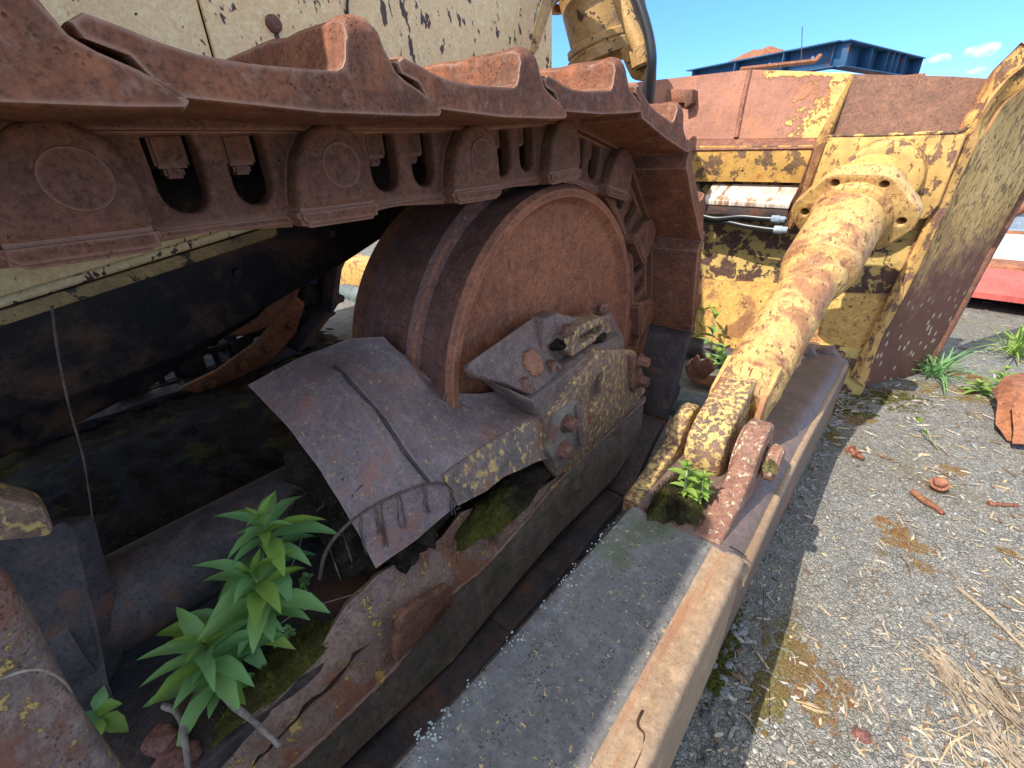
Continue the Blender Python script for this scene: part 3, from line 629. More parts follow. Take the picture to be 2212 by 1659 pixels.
# ---- lift cylinder, pipe and hoses
c0, c1 = PY(1250, -140, 1.95), PY(1302, 118, 2.0)
ax = (c1-c0).normalized(); L = (c1-c0).length
lathe('lift_cylinder', c0, ax, [(0, .125), (L*.42, .125), (L*.42, .125), (L*.86, .120), (L*.88, .137), (L*.93, .139), (L*.95, .134), (L*.97, .145), (L*1.06, .145), (L*1.08, .12), (L*1.10, .05), (L*1.35, .05)], M['cyl'], dz, 56, 25)
cyl = bpy.data.objects['lift_cylinder']
lathe('cylinder_band', PY(1262, -8, 1.95), ax, [(-.03, .124), (-.03, .142), (.0, .144), (.0, .124)], M['cyl'], cyl)
g0 = PY(1350, 78, 1.93)
prism('gland_lug', [PY(x, y, 1.90) for x, y in ((1335, 110), (1352, 92), (1392, 100), (1398, 140), (1380, 175), (1362, 170), (1350, 145))], (0, .10, 0), M['cyl'], cyl, .012)
tube('hydraulic_pipe', spline([PY(1325, -60, 1.84), PY(1342, 0, 1.84), PY(1368, 70, 1.84), PY(1384, 108, 1.84), PY(1388, 135, 1.84)]), .027, M['cyl'], dz, 16)
lathe('pipe_nut', PY(1382, 112, 1.84), ax, [(-.015, .027), (-.015, .038), (.04, .038), (.05, .028)], M['cyl'], dz, 8)
for pts, r in (([(1360, -40, 1.8), (1385, 20, 1.8), (1402, 80, 1.8), (1408, 130, 1.8), (1404, 180, 1.82), (1401, 230, 1.85)], .017),
               ([(1352, -40, 1.86), (1376, 50, 1.86), (1398, 100, 1.86), (1407, 150, 1.85), (1396, 190, 1.84), (1392, 230, 1.85)], .015),
               ([(1375, -40, 1.9), (1392, 40, 1.9), (1405, 100, 1.9), (1409, 160, 1.9), (1404, 230, 1.9)], .015)):
    tube('hydraulic_hose', spline([PY(*p) for p in pts]), r, M['rubber'], dz, 14)

# ---- push arm
arm = obj('push_arm', None, None, dz)
def armsec(y):
    l = -.300+.020*min(1, max(0, (y-.1)/.6)); t = .380
    return [(l+.010, t-.30), (l, t-.28), (l-.002, t-.04), (l+.002, t-.010), (l+.010, t-.001), (l+.022, t), (l+.030, t-.004), (l+.040, t-.006), (-.150, t-.006), (-.118, t-.006),
            (-.108, t-.008), (-.098, t-.009), (-.092, t-.006), (-.080, t-.004), (-.0715, t-.005), (-.0675, t-.009), (-.0665, t-.03), (-.069, t-.27), (-.075, t-.30)]
def loft(name, secs, mat, par, sub=0, ang=28, caps=True):
    bm = bmesh.new(); R_ = [[bm.verts.new(p) for p in s_] for s_ in secs]; n = len(R_[0])
    for p, q in zip(R_, R_[1:]):
        for i in range(n): bm.faces.new((p[i], p[(i+1) % n], q[(i+1) % n], q[i]))
    if caps: bm.faces.new(R_[0][::-1]); bm.faces.new(R_[-1])
    return obj(name, finish(bm, name, ang), mat, par)
ys = [-.7, -.4, -.1, .0, .1, .2, .3, .4, .5, .6, .66]
beam = loft('arm_beam', [[(x, y, z) for x, z in armsec(y)] for y in ys], M['arm'], arm, ang=40)
# sunlight along the outer edge painted in tan: overlay strip follows the section 2 mm proud
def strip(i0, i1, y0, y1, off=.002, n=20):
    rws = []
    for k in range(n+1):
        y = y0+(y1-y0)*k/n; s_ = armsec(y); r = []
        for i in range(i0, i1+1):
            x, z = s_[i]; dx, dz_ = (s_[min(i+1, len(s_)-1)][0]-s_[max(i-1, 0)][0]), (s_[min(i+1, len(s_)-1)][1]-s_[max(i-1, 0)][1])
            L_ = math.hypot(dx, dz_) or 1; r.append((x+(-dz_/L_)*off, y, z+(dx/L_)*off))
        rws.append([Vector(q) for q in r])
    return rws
sheet('arm_sunlit_strip', strip(9, 17, -.7, .655), M['arm_sunlit'], arm, .003, 0, up=(1, 0, 1))
for pts in (((1388, 1535), (1378, 1556), (1380, 1572), (1392, 1588), (1386, 1620), (1368, 1665), (1350, 1720)), ((1576, 1180), (1590, 1188), (1602, 1196), (1612, 1204))):
    tube('crack', spline([PZ(x, y, .3765) for x, y in pts], 4), .0016, M['hull'], arm, 6)
random.seed(12)
bm = bmesh.new()
for q in range(420):
    yy = random.uniform(-.05, .6) if random.random() < .7 else random.gauss(.12, .06); xx = -.300+.020*min(1, max(0, (yy-.1)/.6))+abs(random.gauss(.012, .012)); r_ = random.uniform(.0006, .0020)
    if noise.noise(Vector((xx*20, yy*22, 0))) < .05: continue
    lathe_into(bm, (xx, yy, .3795), (0, 0, 1), [(0, r_), (.0012, r_*.7), (.0014, 0)], 7, .5)
lm_ = bpy.data.meshes.new('lichen'); bm.to_mesh(lm_); bm.free()
lo = obj('lichen', lm_, None, arm); M['lichen'] = steel('pale_lichen', (.32, .37, .36), (.48, .53, .52), pits=0, bump=.3); lm_.materials.append(M['lichen']); lo['kind'] = 'stuff'
# front run of the arm beyond the lugs, to the blade
def sec2(y, l, r, t, h=.26): return [(l, t-h), (l, t-.015), (l+.015, t), (r-.05, t), (r-.03, t-.008), (r-.012, t-.022), (r, t-.04), (r, t-h)]
loft('arm_nose', [[(x, y, z) for x, z in sec2(y, l, r, t, h)] for (y, l, r, t, h) in ((.655, -.275, -.069, .374, .27), (.9, -.270, -.066, .335, .25), (1.2, -.262, -.060, .315, .24), (1.55, -.255, -.050, .305, .24), (1.85, -.25, -.040, .30, .25), (1.93, -.25, -.040, .29, .25))], M['armf'], arm)
tube('arm_rail', spline([(-.066, .64, .337), (-.070, .9, .300), (-.068, 1.2, .283), (-.058, 1.55, .272), (-.048, 1.9, .268)]), .011, M['arm_sunlit'], arm, 10)
prism('arm_hook', [PY(x, y, 1.93) for x, y in ((1762, 752), (1798, 754), (1812, 776), (1830, 788), (1828, 815), (1800, 880), (1775, 905), (1740, 900))], (0, .05, 0), M['armf'], arm, .008)
prism('arm_hook', [PY(x, y, 1.86) for x, y in ((1700, 745), (1752, 748), (1764, 770), (1760, 800), (1700, 800))], (0, .03, 0), M['armf'], arm, .006)
# lugs
def ear(name, xf, th, yc, zc, r, mat, y0=.68, y1=1.04):
    o2 = [(y0, .372), (y0+.09, .372+.012)] + [(yc-r*.98, zc+.012)] + arc(yc, zc, r, 160, 10, 10) + [(y1, .33), (y1, .28), (y0, .28)]
    return obj(name, curve_plate(name, o2, [], th, .009, (0, 1, 0), (0, 0, 1), (xf-th/2, 0, 0)), mat, arm)
ear('lug_ear', -.268, .036, .955, .392, .070, M['lug'])
ear('lug_ear', -.108, .046, .930, .400, .082, M['lugR'], y0=.67)
# pocket with moss between the ears
sheet('lug_pocket', [[Vector((x, y, .372 - (.0 if j in (0, 5) else .006))) for j, x in enumerate((-.268, -.255, -.235, -.19, -.165, -.154))] for y in (.66, .70, .80, .95, 1.04)], M['armf'], arm, .02, 1)
pin = lathe('lug_pin', (-.318, .935, .400), (1, 0, 0), [(0, 0), (0, .020), (.004, .026), (.016, .029), (.018, .022), (.03, .022), (.215, .022), (.215, .036), (.222, .040), (.236, .040), (.242, .034), (.243, 0)], M['lugR'], arm, 32)
lathe('lug_washer', (-.160, .935, .400), (1, 0, 0), [(0, .02), (0, .062), (.008, .064), (.012, .060), (.012, .02)], M['lugR'], arm, 32)

# ---- tilt brace
br = obj('tilt_brace', None, None, dz)
A0 = Vector((-.212, .935, .400)); A1 = Vector((-.137, 2.12, .895)); bx = (A1-A0).normalized()
eyeo = [(A0.y+0, A0.z)]
dirv = Vector((bx.y, bx.z)).normalized(); nv = Vector((-dirv.y, dirv.x))
p0 = Vector((A0.y, A0.z)); tail = p0+dirv*.20
outl = [tuple(tail+nv*.062)] + [tuple(p0+nv*.082)] + [tuple(p0+(nv*cos(t)+(-dirv)*sin(t))*.082) for t in [pi*i/14 for i in range(1, 14)]] + [tuple(p0-nv*.082)] + [tuple(tail-nv*.062)]
obj('brace_eye', curve_plate('brace_eye', outl, [], .078, .009, (0, 1, 0), (0, 0, 1), (A0.x, 0, 0)), M['lug'], br)
LB = (A1-A0).length
prof = [(.13, .0), (.13, .060), (.165, .071), (.20, .074), (.205, .0705), (.22, .0705), (.225, .0725), (.60, .0705), (.612, .072), (.618, .077), (.64, .083), (.655, .084), (.662, .081), (.672, .081), (.68, .094), (.70, .098), (.73, .099), (.737, .094), (.745, .099), (.95, .101), (.955, .092), (.97, .092), (.976, .104), (.985, .110), (.998, .110), (1.004, .104)]
lathe('brace_tube', A0, bx, prof, M['brace'], br, 64, 28)
# shallow fork cheeks beside the eye
for s_ in (-1, 1):
    u_ = Vector((1, 0, 0)); wv = bx.cross(u_).normalized()
    q = A0+bx*.125+u_*(s_*.046)
    prism('brace_cheek', [q+wv*.052, q+bx*.10+wv*.062, q+bx*.10-wv*.062, q-wv*.040, q-bx*.030-wv*.0, q-bx*.01+wv*.035], u_*(s_*.016), M['brace'], br, .008)
# hexagonal flange with bolt holes
fc = A0+bx*1.0; ux = Vector((1, 0, 0)); ux = (ux-bx*ux.dot(bx)).normalized(); vz = bx.cross(ux)*-1
if vz.z < 0: vz = -vz
hexo = [(.196*cos(radians(t)), .180*sin(radians(t))) for t in (6, 62, 118, 174, 186, 238, 302, 354)]
hexo = [(x*.88, y*.88) for x, y in ((-.193, -.025), (-.193, .025), (-.085, .150), (.085, .150), (.193, .020), (.193, -.030), (.11, -.135), (-.11, -.135))]
holes = [[(cx+.0125*cos(2*pi*i/14), cy+.0125*sin(2*pi*i/14)) for i in range(14)] for cx, cy in ((.83*q, .83*r) for q, r in ((-.072, .122), (.078, .122), (-.155, .0), (.158, -.012), (.09, -.11), (-.09, -.11)))]
obj('brace_flange', curve_plate('brace_flange', rnd_poly(hexo, .03), holes,   .055, .004, ux, vz, fc+bx*.028), M['brace'], br)
obj('brace_flange_backing', curve_plate('brace_flange_backing', rnd_poly([(x*.97, y*.97) for x, y in hexo], .03), [], .016, .004, ux, vz, fc+bx*.066), M['brace'], br)
lathe('ball_socket', fc+bx*.05, bx, [(0, .075), (.03, .08), (.04, .098), (.05, .100), (.075, .100), (.08, .092), (.10, .092), (.105, .098), (.16, .098)], M['yellow'], br, 48)

# ---- blade
bl = obj('blade', None, None, dz)
def QY(l): return [PY(*p) for p in l]
sheet('top_panel', [QY([(1000, 190, 2.42), (1200, 187, 2.42), (1380, 177, 2.42), (1620, 150, 2.42), (1846, 158, 2.42)]), QY([(1000, 250, 2.36), (1200, 240, 2.36), (1380, 235, 2.36), (1602, 225, 2.36), (1815, 220, 2.36)]), QY([(1000, 310, 2.3), (1200, 306, 2.3), (1380, 303, 2.3), (1588, 300, 2.3), (1778, 297, 2.3)])], M['bladeR1'], bl, .03, 1, up=(0, -1, .3))
tube('weld_seam', [PY(1620, 152, 2.417), PY(1604, 225, 2.357), PY(1590, 298, 2.297)], .010, M['bladeR'], bl, 8)
sheet('yellow_band', [QY([(1000, 311, 2.3), (1380, 304, 2.3), (1588, 301, 2.3), (1772, 299, 2.3)]), QY([(1000, 330, 2.25), (1380, 318, 2.25), (1588, 317, 2.25), (1766, 315, 2.25)]), QY([(1000, 360, 2.25), (1380, 350, 2.25), (1588, 350, 2.25), (1752, 350, 2.25)]), QY([(1000, 400, 2.27), (1380, 392, 2.27), (1588, 392, 2.27), (1738, 395, 2.27)])], M['bladeY'], bl, .03, 1, up=(0, -1, .2))
sheet('rust_lip', [QY([(1300, 306, 2.297), (1588, 300.5, 2.297), (1773, 298, 2.297)]), QY([(1300, 316, 2.262), (1588, 311, 2.262), (1769, 309, 2.262)]), QY([(1300, 328, 2.244), (1588, 323, 2.244), (1764, 320, 2.244)])], M['bladeR'], bl, .008, 1, up=(0, -1, .6))
sheet('lower_panel', [QY([(900, 420, 2.33), (1380, 392, 2.33), (1600, 390, 2.33), (1800, 392, 2.33)]), QY([(900, 520, 2.33), (1380, 500, 2.33), (1600, 500, 2.33), (1800, 500, 2.33)]), QY([(900, 640, 2.33), (1380, 612, 2.33), (1600, 612, 2.33), (1800, 620, 2.33)])], M['bladeM'], bl, .03, 1, up=(0, -1, 0))
sheet('foot_panel', [QY([(1380, 600, 2.312), (1510, 603, 2.312), (1700, 613, 2.312)]), QY([(1380, 690, 2.29), (1510, 690, 2.29), (1700, 700, 2.29)]), QY([(1380, 800, 2.27), (1510, 800, 2.27), (1700, 805, 2.27)])], M['yellow'], bl, .03, 1, up=(0, -1, 0))
# left reach of the blade, seen through the gap behind the idler
box('moldboard', (-2.1, 2.44, .62), (2.9, .06, 1.22), M['bladeR'], bl, bev=.01)
box('moldboard', (-.32, 2.46, .60), (.68, .06, 1.10), M['bladeY'], bl, bev=.01)
b0, b1 = PY(700, 590, 2.05), PY(880, 560, 2.05)
box('blade_beam', (b0.x/2+b1.x/2-.3, 2.16, (b0.z+b1.z)/2-.09), (2.2, .22, .24), M['yellow'], bl, bev=.008)
for q in range(3):
    box('blade_stiffener', (-3.2+q*.52, 2.34, .75), (.05, .16, .9), M['yellow'], bl, bev=.006)
# silver topped guard box
g = QY([(1540, 396, 2.30), (1728, 400, 2.30), (1706, 440, 2.19), (1519, 431, 2.19)])
prism('hose_guard', g, (0, 0, -.02), M['silver'], bl, .003)
prism('guard_skirt', QY([(1521, 436, 2.195), (1704, 445, 2.195), (1700, 470, 2.195), (1521, 462, 2.195)]), (0, .10, 0), M['black'], bl, .003)
for pts in ([(1505, 462, 2.2), (1545, 472, 2.2), (1600, 468, 2.2), (1650, 472, 2.2), (1700, 474, 2.2)], [(1505, 478, 2.22), (1560, 478, 2.21), (1610, 488, 2.2), (1660, 495, 2.2), (1695, 497, 2.2)]):
    h_ = tube('blade_hose', spline([PY(*p) for p in pts]), .011, M['rubber'], bl, 10)
    q1, q0 = PY(*pts[-1]), PY(*pts[-2]); d_ = (q1-q0).normalized()
    lathe('hose_fitting', q0.lerp(q1, .35), d_, [(0, .012), (0, .016), (.03, .016), (.03, .013), (.05, .013), (.05, .011)], M['bluegrey'], h_, 12)
# rib between centre and wing
prism('rib', QY([(1838, 162, 2.41), (1848, 160, 2.41), (1787, 300, 2.25), (1722, 470, 2.22), (1700, 500, 2.22), (1688, 500, 2.22), (1712, 440, 2.20), (1764, 300, 2.21)]), (.0, .11, 0), M['yellow'], bl, .004)
# wing
sheet('wing_panel', [QY([(1840, 160, 2.41), (1950, 162, 2.41), (2060, 165, 2.41), (2165, 172, 2.41)]), QY([(1815, 225, 2.36), (1930, 225, 2.36), (2030, 225, 2.36), (2130, 232, 2.36)]), QY([(1785, 294, 2.31), (1900, 294, 2.31), (2000, 290, 2.31), (2095, 292, 2.31)])], M['bladeRD'], bl, .03, 1, up=(0, -1, .3))
prism('wing_box', QY([(1786, 293, 2.25), (1880, 292, 2.25), (1990, 289, 2.25), (2090, 288, 2.25), (2066, 350, 2.25), (2030, 440, 2.25), (2000, 474, 2.25), (1960, 474, 2.25), (1850, 470, 2.25), (1716, 470, 2.25), (1758, 370, 2.25)]), (0, .10, 0), M['bladeYE'], bl, .010)
tube('wing_weld', spline([PY(1786, 294, 2.255), PY(1900, 292, 2.255), PY(2000, 288, 2.255), PY(2070, 285, 2.255), PY(2095, 270, 2.255)]), .006, M['bladeM'], bl, 8)
lathe('brace_boss', PY(1900, 385, 2.25), (PY(1900, 385, 2.25)-PY(1905, 380, 2.4)).normalized()*1, [(-.03, .135), (.02, .128), (.05, .122), (.055, .115), (.06, .09), (.05, 0)], M['bladeYE'], bl, 48)
sheet('wing_lower', [QY([(1690, 470, 2.34), (1850, 470, 2.34), (2030, 460, 2.34)]), QY([(1690, 560, 2.34), (1850, 560, 2.34), (1990, 560, 2.34)]), QY([(1680, 640, 2.335), (1800, 640, 2.335), (1950, 640, 2.335)])], M['bladeM'], bl, .03, 1, up=(0, -1, 0))
sheet('wing_foot', [QY([(1670, 630, 2.325), (1800, 632, 2.325), (1960, 636, 2.325)]), QY([(1670, 700, 2.31), (1800, 700, 2.31), (1920, 700, 2.31)]), QY([(1680, 770, 2.30), (1780, 770, 2.30), (1890, 775, 2.30)])], M['yellow'], bl, .03, 1, up=(0, -1, 0))
prism('cutting_edge', QY([(1690, 735, 2.29), (1780, 742, 2.29), (1885, 760, 2.29), (1872, 830, 2.29), (1850, 870, 2.29), (1790, 905, 2.29), (1690, 905, 2.29)]), (0, .10, 0), M['bladeM'], bl, .006)
box('edge_bolt_bar', (-.27, 2.27, .17), (.22, .04, .05), M['black'], bl, bev=.006)
# back flange (bright worn edge) and outer end plate
fl = [(2240, 120, 2250, 110), (2170, 172, 2185, 168), (2126, 216, 2152, 218), (2108, 250, 2122, 262), (2083, 292, 2112, 310), (2045, 380, 2072, 392), (2008, 462, 2034, 472), (1968, 545, 1998, 552), (1925, 630, 1955, 640), (1880, 720, 1905, 730), (1836, 812, 1868, 836)]
rows = [[PY(a_, b_, 2.285), PY((a_+c_)/2, (b_+d_)/2, 2.27), PY(c_, d_, 2.285)] for a_, b_, c_, d_ in fl]
sheet('back_flange', rows, M['bladeYE'], bl, .06, 2, up=(0, -1, 0), rough=.004)
ep_l = [(2250, 112), (2153, 218), (2124, 262), (2112, 312), (2073, 393), (2035, 474), (1998, 554), (1956, 641), (1906, 732), (1869, 834)]
ep_r = [(2420, 90), (2370, 150), (2320, 230), (2265, 310), (2218, 400), (2172, 485), (2130, 560), (2085, 645), (2040, 728), (1994, 804)]
rows = [[PY(*a_, 2.30).lerp(PY(*b_, 2.74), t) for t in (0, .33, .66, 1)] for a_, b_ in zip(ep_l, ep_r)]
n = NB('end_plate_wear')
col = n.mix(n.step(n.noise(5, 4), .5, .15), (.62, .39, .12), (.72, .48, .17))
lines = n.step(n.noise(30, 8, .7, 1.2, n.vec((1, 2.2, .7))), .545, .03)
col = n.mix(n.math('MULTIPLY', lines, .8), col, (.12, .06, .035))
zz = n.math('ADD', n.xyz(2), n.math('MULTIPLY', n.math('SUBTRACT', n.noise(7, 6, .7), .5), .8))
low = n.step(zz, .62, .22, True); col = n.mix(low, col, (.15, .062, .042))
dots = n.step(n.voro(30, v=n.vec((1, 1, .6))), .215, .04, True)
dd = n.math('MULTIPLY', dots, n.step(n.xyz(2), .45, .25, True)); col = n.mix(dd, col, (.50, .42, .28))
hh = n.math('SUBTRACT', n.math('MULTIPLY', n.noise(40, 5), .4), n.math('MULTIPLY', lines, .5))
M['endplate'] = n.done(col, .65, hh, .7, .005, 0, .4)
sheet('end_plate', rows, M['endplate'], bl, .035, 1, up=(1, -.4, 0))
tube('end_lip', spline([PY(*b_, 2.745) for b_ in ep_r[4:]]), .016, M['bolt'], bl, 10)
lathe('corner_roll', PY(1998, 790, 2.76), (0, 0, 1), [(-.06, 0), (-.06, .03), (.02, .04), (.12, .035), (.16, .0)], M['bladeRD'], bl, 16)
# slot with bracket on the centre panel
prism('hook_bracket', QY([(1440, 192, 2.36), (1494, 192, 2.33), (1494, 206, 2.33), (1482, 222, 2.33), (1440, 222, 2.36)]), (0, .05, 0), M['bladeR'], bl, .003)
prism('hook_bracket', QY([(1478, 194, 2.30), (1496, 192, 2.30), (1495, 222, 2.30), (1478, 234, 2.30)]), (-.01, .10, 0), M['bladeRD'], bl, .003)

# ================================================================== SOIL AND MOSS LYING IN THE MACHINE
def heap(name, x0, x1, y0, y1, zf, mat, label, cat, nx=60, ny=90, rough=.012, kind='stuff'):
    bm = bmesh.new(); G = []
    for j in range(ny+1):
        r = []
        for i in range(nx+1):
            x = x0+(x1-x0)*i/nx; y = y0+(y1-y0)*j/ny
            z = zf(x, y)+rough*fnoise((x, y, 0), 16, 4)+rough*.6*fnoise((x, y, 3), 60, 3)
            r.append(bm.verts.new((x, y, z)))
        G.append(r)
    for a, b in zip(G, G[1:]):
        for i in range(nx): bm.faces.new((a[i], a[i+1], b[i+1], b[i]))
    m = bpy.data.meshes.new(name); bm.to_mesh(m); bm.free(); smooth(m, 60)
    return obj(name, m, mat, None, label, cat, None, kind)
def ss(a, b, t): t = max(0, min(1, (t-a)/(b-a))); return t*t*(3-2*t)
def zsoil(x, y):
    z = .225 + .04*ss(-.62, -.56, x)*ss(.6, .3, y)*ss(-.05, .25, y) + .10*ss(.18, .34, y)*ss(-.50, -.66, x)+.03*ss(.45, .6, y)
    z -= .09*ss(-.72, -.78, x)*ss(.25, .1, y); z -= .05*math.exp(-((x+.66)**2+(y-.06)**2)/.0012)
    return z
heap('soil', -.98, -.522, -.35, 1.0, zsoil, M['soil'], 'dark damp soil packed in the track frame under the idler fork', 'soil')
def patch(name, P, rx, ry, rot, h, mat, label, kind='stuff', seed=0, n=26, fuzz=0, nz=1):
    """irregular low cushion with a ragged rim and standing fibres"""
    rng = random.Random(seed); bm = bmesh.new(); P = Vector(P); rows = []
    for k in range(9):
        t = k/8; r = []
        for i in range(n):
            a = 2*pi*i/n; q = 1+.45*noise.noise(Vector((cos(a)*1.4, sin(a)*1.4, seed)))+.22*noise.noise(Vector((cos(a)*4, sin(a)*4, seed+5)))
            x, y = rx*q*t*cos(a), ry*q*t*sin(a)
            x, y = x*cos(rot)-y*sin(rot), x*sin(rot)+y*cos(rot)
            z = h*(1-t**2.2)*(1+.6*noise.noise(Vector((x*40, y*40, seed))))-.004*(t > .95)+.0035
            r.append((P.x+x, P.y+y, P.z+z))
        rows.append(r)
    c = bm.verts.new(rows[0][0]); R_ = [[bm.verts.new(p) for p in r] for r in rows[1:]]
    for i in range(n): bm.faces.new((c, R_[0][i], R_[0][(i+1) % n]))
    for a, b in zip(R_, R_[1:]):
        for i in range(n): bm.faces.new((a[i], b[i], b[(i+1) % n], a[(i+1) % n]))
    for _ in range(fuzz):
        r = rng.choice(rows[1:]); p = Vector(rng.choice(r)); p += Vector((rng.uniform(-1, 1)*rx*.12, rng.uniform(-1, 1)*ry*.12, 0))
        d = Vector((rng.uniform(-1, 1), rng.uniform(-1, 1), rng.uniform(.5, 1.6))).normalized()*rng.uniform(.003, .008)
        s_ = Vector((d.y, -d.x, 0)).normalized()*.0009
        bm.faces.new([bm.verts.new(q) for q in (p-s_, p+s_, p+d)])
    m = bpy.data.meshes.new(name); bm.to_mesh(m); bm.free(); smooth(m, 60)
    return obj(name, m, mat, None, label, 'moss', None, kind)
patch('moss', PZ(625, 1430, .295), .038, .10, .1, .014, M['mossG'], 'green moss cushion along the torn edge of the track frame', seed=3, fuzz=2500)
patch('moss', PZ(1100, 1075, .315), .05, .17, .05, .03, M['soilmoss'], 'dark mossy soil between the fork and the torn plate', seed=5, fuzz=2500)
patch('moss', (-.212, .74, .372), .052, .085, 0, .028, M['soilmoss'], 'brown mossy soil filling the pocket between the push arm lugs', seed=8, fuzz=4000)
patch('moss', PX(1662, 1012, -.085), .012, .02, 0, .012, M['moss'], 'small yellow moss tuft beside the lug pin', seed=9, fuzz=300)
gmoss = [((1740, 1245), .030, .060, .2, 'moss'), ((1722, 1310), .028, .05, 0, 'moss'), ((1700, 1390), .035, .06, .1, 'moss'), ((1745, 1470), .035, .075, .5, 'mossR'), ((1660, 1500), .025, .07, 0, 'moss'),
         ((1930, 1145), .045, .03, -.5, 'mossR'), ((1985, 1225), .03, .022, -.4, 'mossR'), ((1890, 1265), .035, .02, -.6, 'mossR'), ((1835, 1340), .022, .02, .2, 'mossR'), ((1905, 1200), .02, .014, .2, 'moss'),
         ((1900, 860), .16, .10, .4, 'mossG'), ((1800, 880), .12, .07, .2, 'mossG'), ((2060, 850), .13, .07, .1, 'moss'), ((2090, 815), .07, .05, 0, 'mossR'), ((1870, 905), .03, .03, 0, 'moss'), ((1790, 935), .03, .05, .5, 'moss'),
         ((1850, 910), .04, .03, 0, 'mossR'), ((2060, 1015), .03, .02, 0, 'mossR'), ((1560, 1300), .04, .12, 0, 'mossG'), ((1530, 1420), .04, .10, 0, 'mossG'), ((2180, 1195), .02, .01, 0, 'mossR'), ((2110, 1460), .02, .012, 0, 'moss'), ((1835, 1500), .02, .03, .3, 'mossR'), ((1960, 1180), .05, .02, .3, 'mossR')]
def tufts(P, rx, ry, rot, mat, label, seed, N):
    rng = random.Random(seed); bm = bmesh.new(); base = bmesh.new(); bmesh.ops.create_icosphere(base, subdivisions=1, radius=1)
    bv = [v.co.copy() for v in base.verts]; bf = [[v.index for v in f.verts] for f in base.faces]; base.free()
    k = 0
    while k < N:
        x, y = rng.gauss(0, .48), rng.gauss(0, .48)
        if x*x+y*y > 1.1 or noise.noise(Vector((x*2.2, y*2.2, seed)))*1.6+noise.noise(Vector((x*6, y*6, seed)))*.8 < -.22: k += .3; continue
        k += 1; x *= rx; y *= ry; X_, Y_ = x*cos(rot)-y*sin(rot), x*sin(rot)+y*cos(rot); r = rng.uniform(.0022, .0058)
        c = Vector((X_, Y_, .001)); q = Matrix.Rotation(rng.uniform(0, 6), 3, 'Z')
        vs = [bm.verts.new(c+q @ Vector((v.x*r*1.2, v.y*r, v.z*r*.6))*(1+.4*noise.noise(v*2+c*90))) for v in bv]
        for f in bf: bm.faces.new([vs[i] for i in f])
        for _ in range(3):
            d = Vector((rng.uniform(-1, 1), rng.uniform(-1, 1), rng.uniform(.3, 1.2))).normalized()*rng.uniform(.004, .010); s_ = Vector((d.y, -d.x, 0)).normalized()*.0008
            bm.faces.new([bm.verts.new(w_) for w_ in (c-s_, c+s_, c+d)])
    m = bpy.data.meshes.new('moss'); bm.to_mesh(m); bm.free(); smooth(m, 60)
    return obj('moss', m, M[mat], None, label, 'moss', None, 'stuff', P)
for i, ((x, y), rx, ry, ro, mt) in enumerate(gmoss):
    tufts(PZ(x, y, 0), rx*1.25, ry*1.25, ro, mt, 'moss and rust coloured ground cover on the asphalt', 20+i, int(min(900, 60+rx*ry*260000)))

# ================================================================== LITTER: gravel, chips, straw (uncountable)
def chip_into(bm, p, l, w_, t, a, tilt=0, bend=0):
    R_ = Matrix.Rotation(a, 3, 'Z') @ Matrix.Rotation(tilt, 3, 'Y') @ Matrix.Rotation(random.uniform(-.5, .5), 3, 'X')
    v = []
    for sx, ww in ((-1, random.uniform(.3, 1)), (0, 1), (1, random.uniform(.15, .8))):
        for sy, sz in ((-1, 0), (1, 0), (1, 1), (-1, 1)):
            v.append(bm.verts.new(Vector(p)+R_ @ Vector((sx*l/2, sy*w_*ww/2+abs(sx)*bend*l, sz*t))))
    for k in (0, 4):
        for j in range(4): bm.faces.new((v[k+j], v[k+(j+1) % 4], v[k+4+(j+1) % 4], v[k+4+j]))
    bm.faces.new(v[0:4][::-1]); bm.faces.new(v[8:12])
def litter(name, N, sample, dims, mats, label, cat, seed):
    random.seed(seed); bm = bmesh.new(); mi = []
    for _ in range(N):
        p = sample(); l, w_, t, be = dims(); nf = len(bm.faces); chip_into(bm, p, l, w_, t, random.uniform(0, pi), random.uniform(-.15, .15), be)
        mi += [random.randrange(len(mats))]*(len(bm.faces)-nf)
    m = bpy.data.meshes.new(name); bm.to_mesh(m); bm.free()
    for q in mats: m.materials.append(q)
    m.polygons.foreach_set('material_index', mi)
    o = obj(name, m, None, None, label, cat, None, 'stuff'); return o
tone = lambda nm, c: steel(nm, tuple(x*.8 for x in c), c, pits=0, bump=.2)
chipm = [tone('pale_chip', (.50, .44, .36)), tone('tan_chip', (.38, .29, .19)), tone('brown_chip', (.20, .12, .07)), tone('grey_chip', (.32, .32, .30)), tone('straw_chip', (.52, .40, .24))]
def near_right():
    r = random.random()
    if r < .45:                                    # denser drift at lower right of the yard
        c = random.choice([(.62, 1.02), (.42, .75), (.75, 1.35), (.5, .95), (.95, 1.5)])
        return (random.gauss(c[0], .16), random.gauss(c[1], .17), .004)
    y = .25+2.4*random.random()**1.5; return (random.uniform(-.04, .25+.9*y), y, .004)
litter('wood_chips', 4200, near_right, lambda: (random.uniform(.006, .026)*(1 if random.random() < .85 else 1.9), random.uniform(.0015, .006), .002, random.uniform(-.1, .1)), chipm, 'scattered pale wood chips and straw on the gravel', 'wood chips', 3)
def far_right(): 
    y = 1.8+7*random.random()**1.3; return (random.uniform(-.1, .3+.5*y), y, .004)
litter('wood_chips', 1200, far_right, lambda: (random.uniform(.01, .05), random.uniform(.003, .01), .004, 0), chipm, 'sparse chips on the far gravel', 'wood chips', 4)
def drift():
    c = random.choice([(.60, .90), (.48, .78), (.72, 1.05), (.55, .62), (.85, 1.2)]); return (random.gauss(c[0], .09), random.gauss(c[1], .07), .006+random.random()*.01)
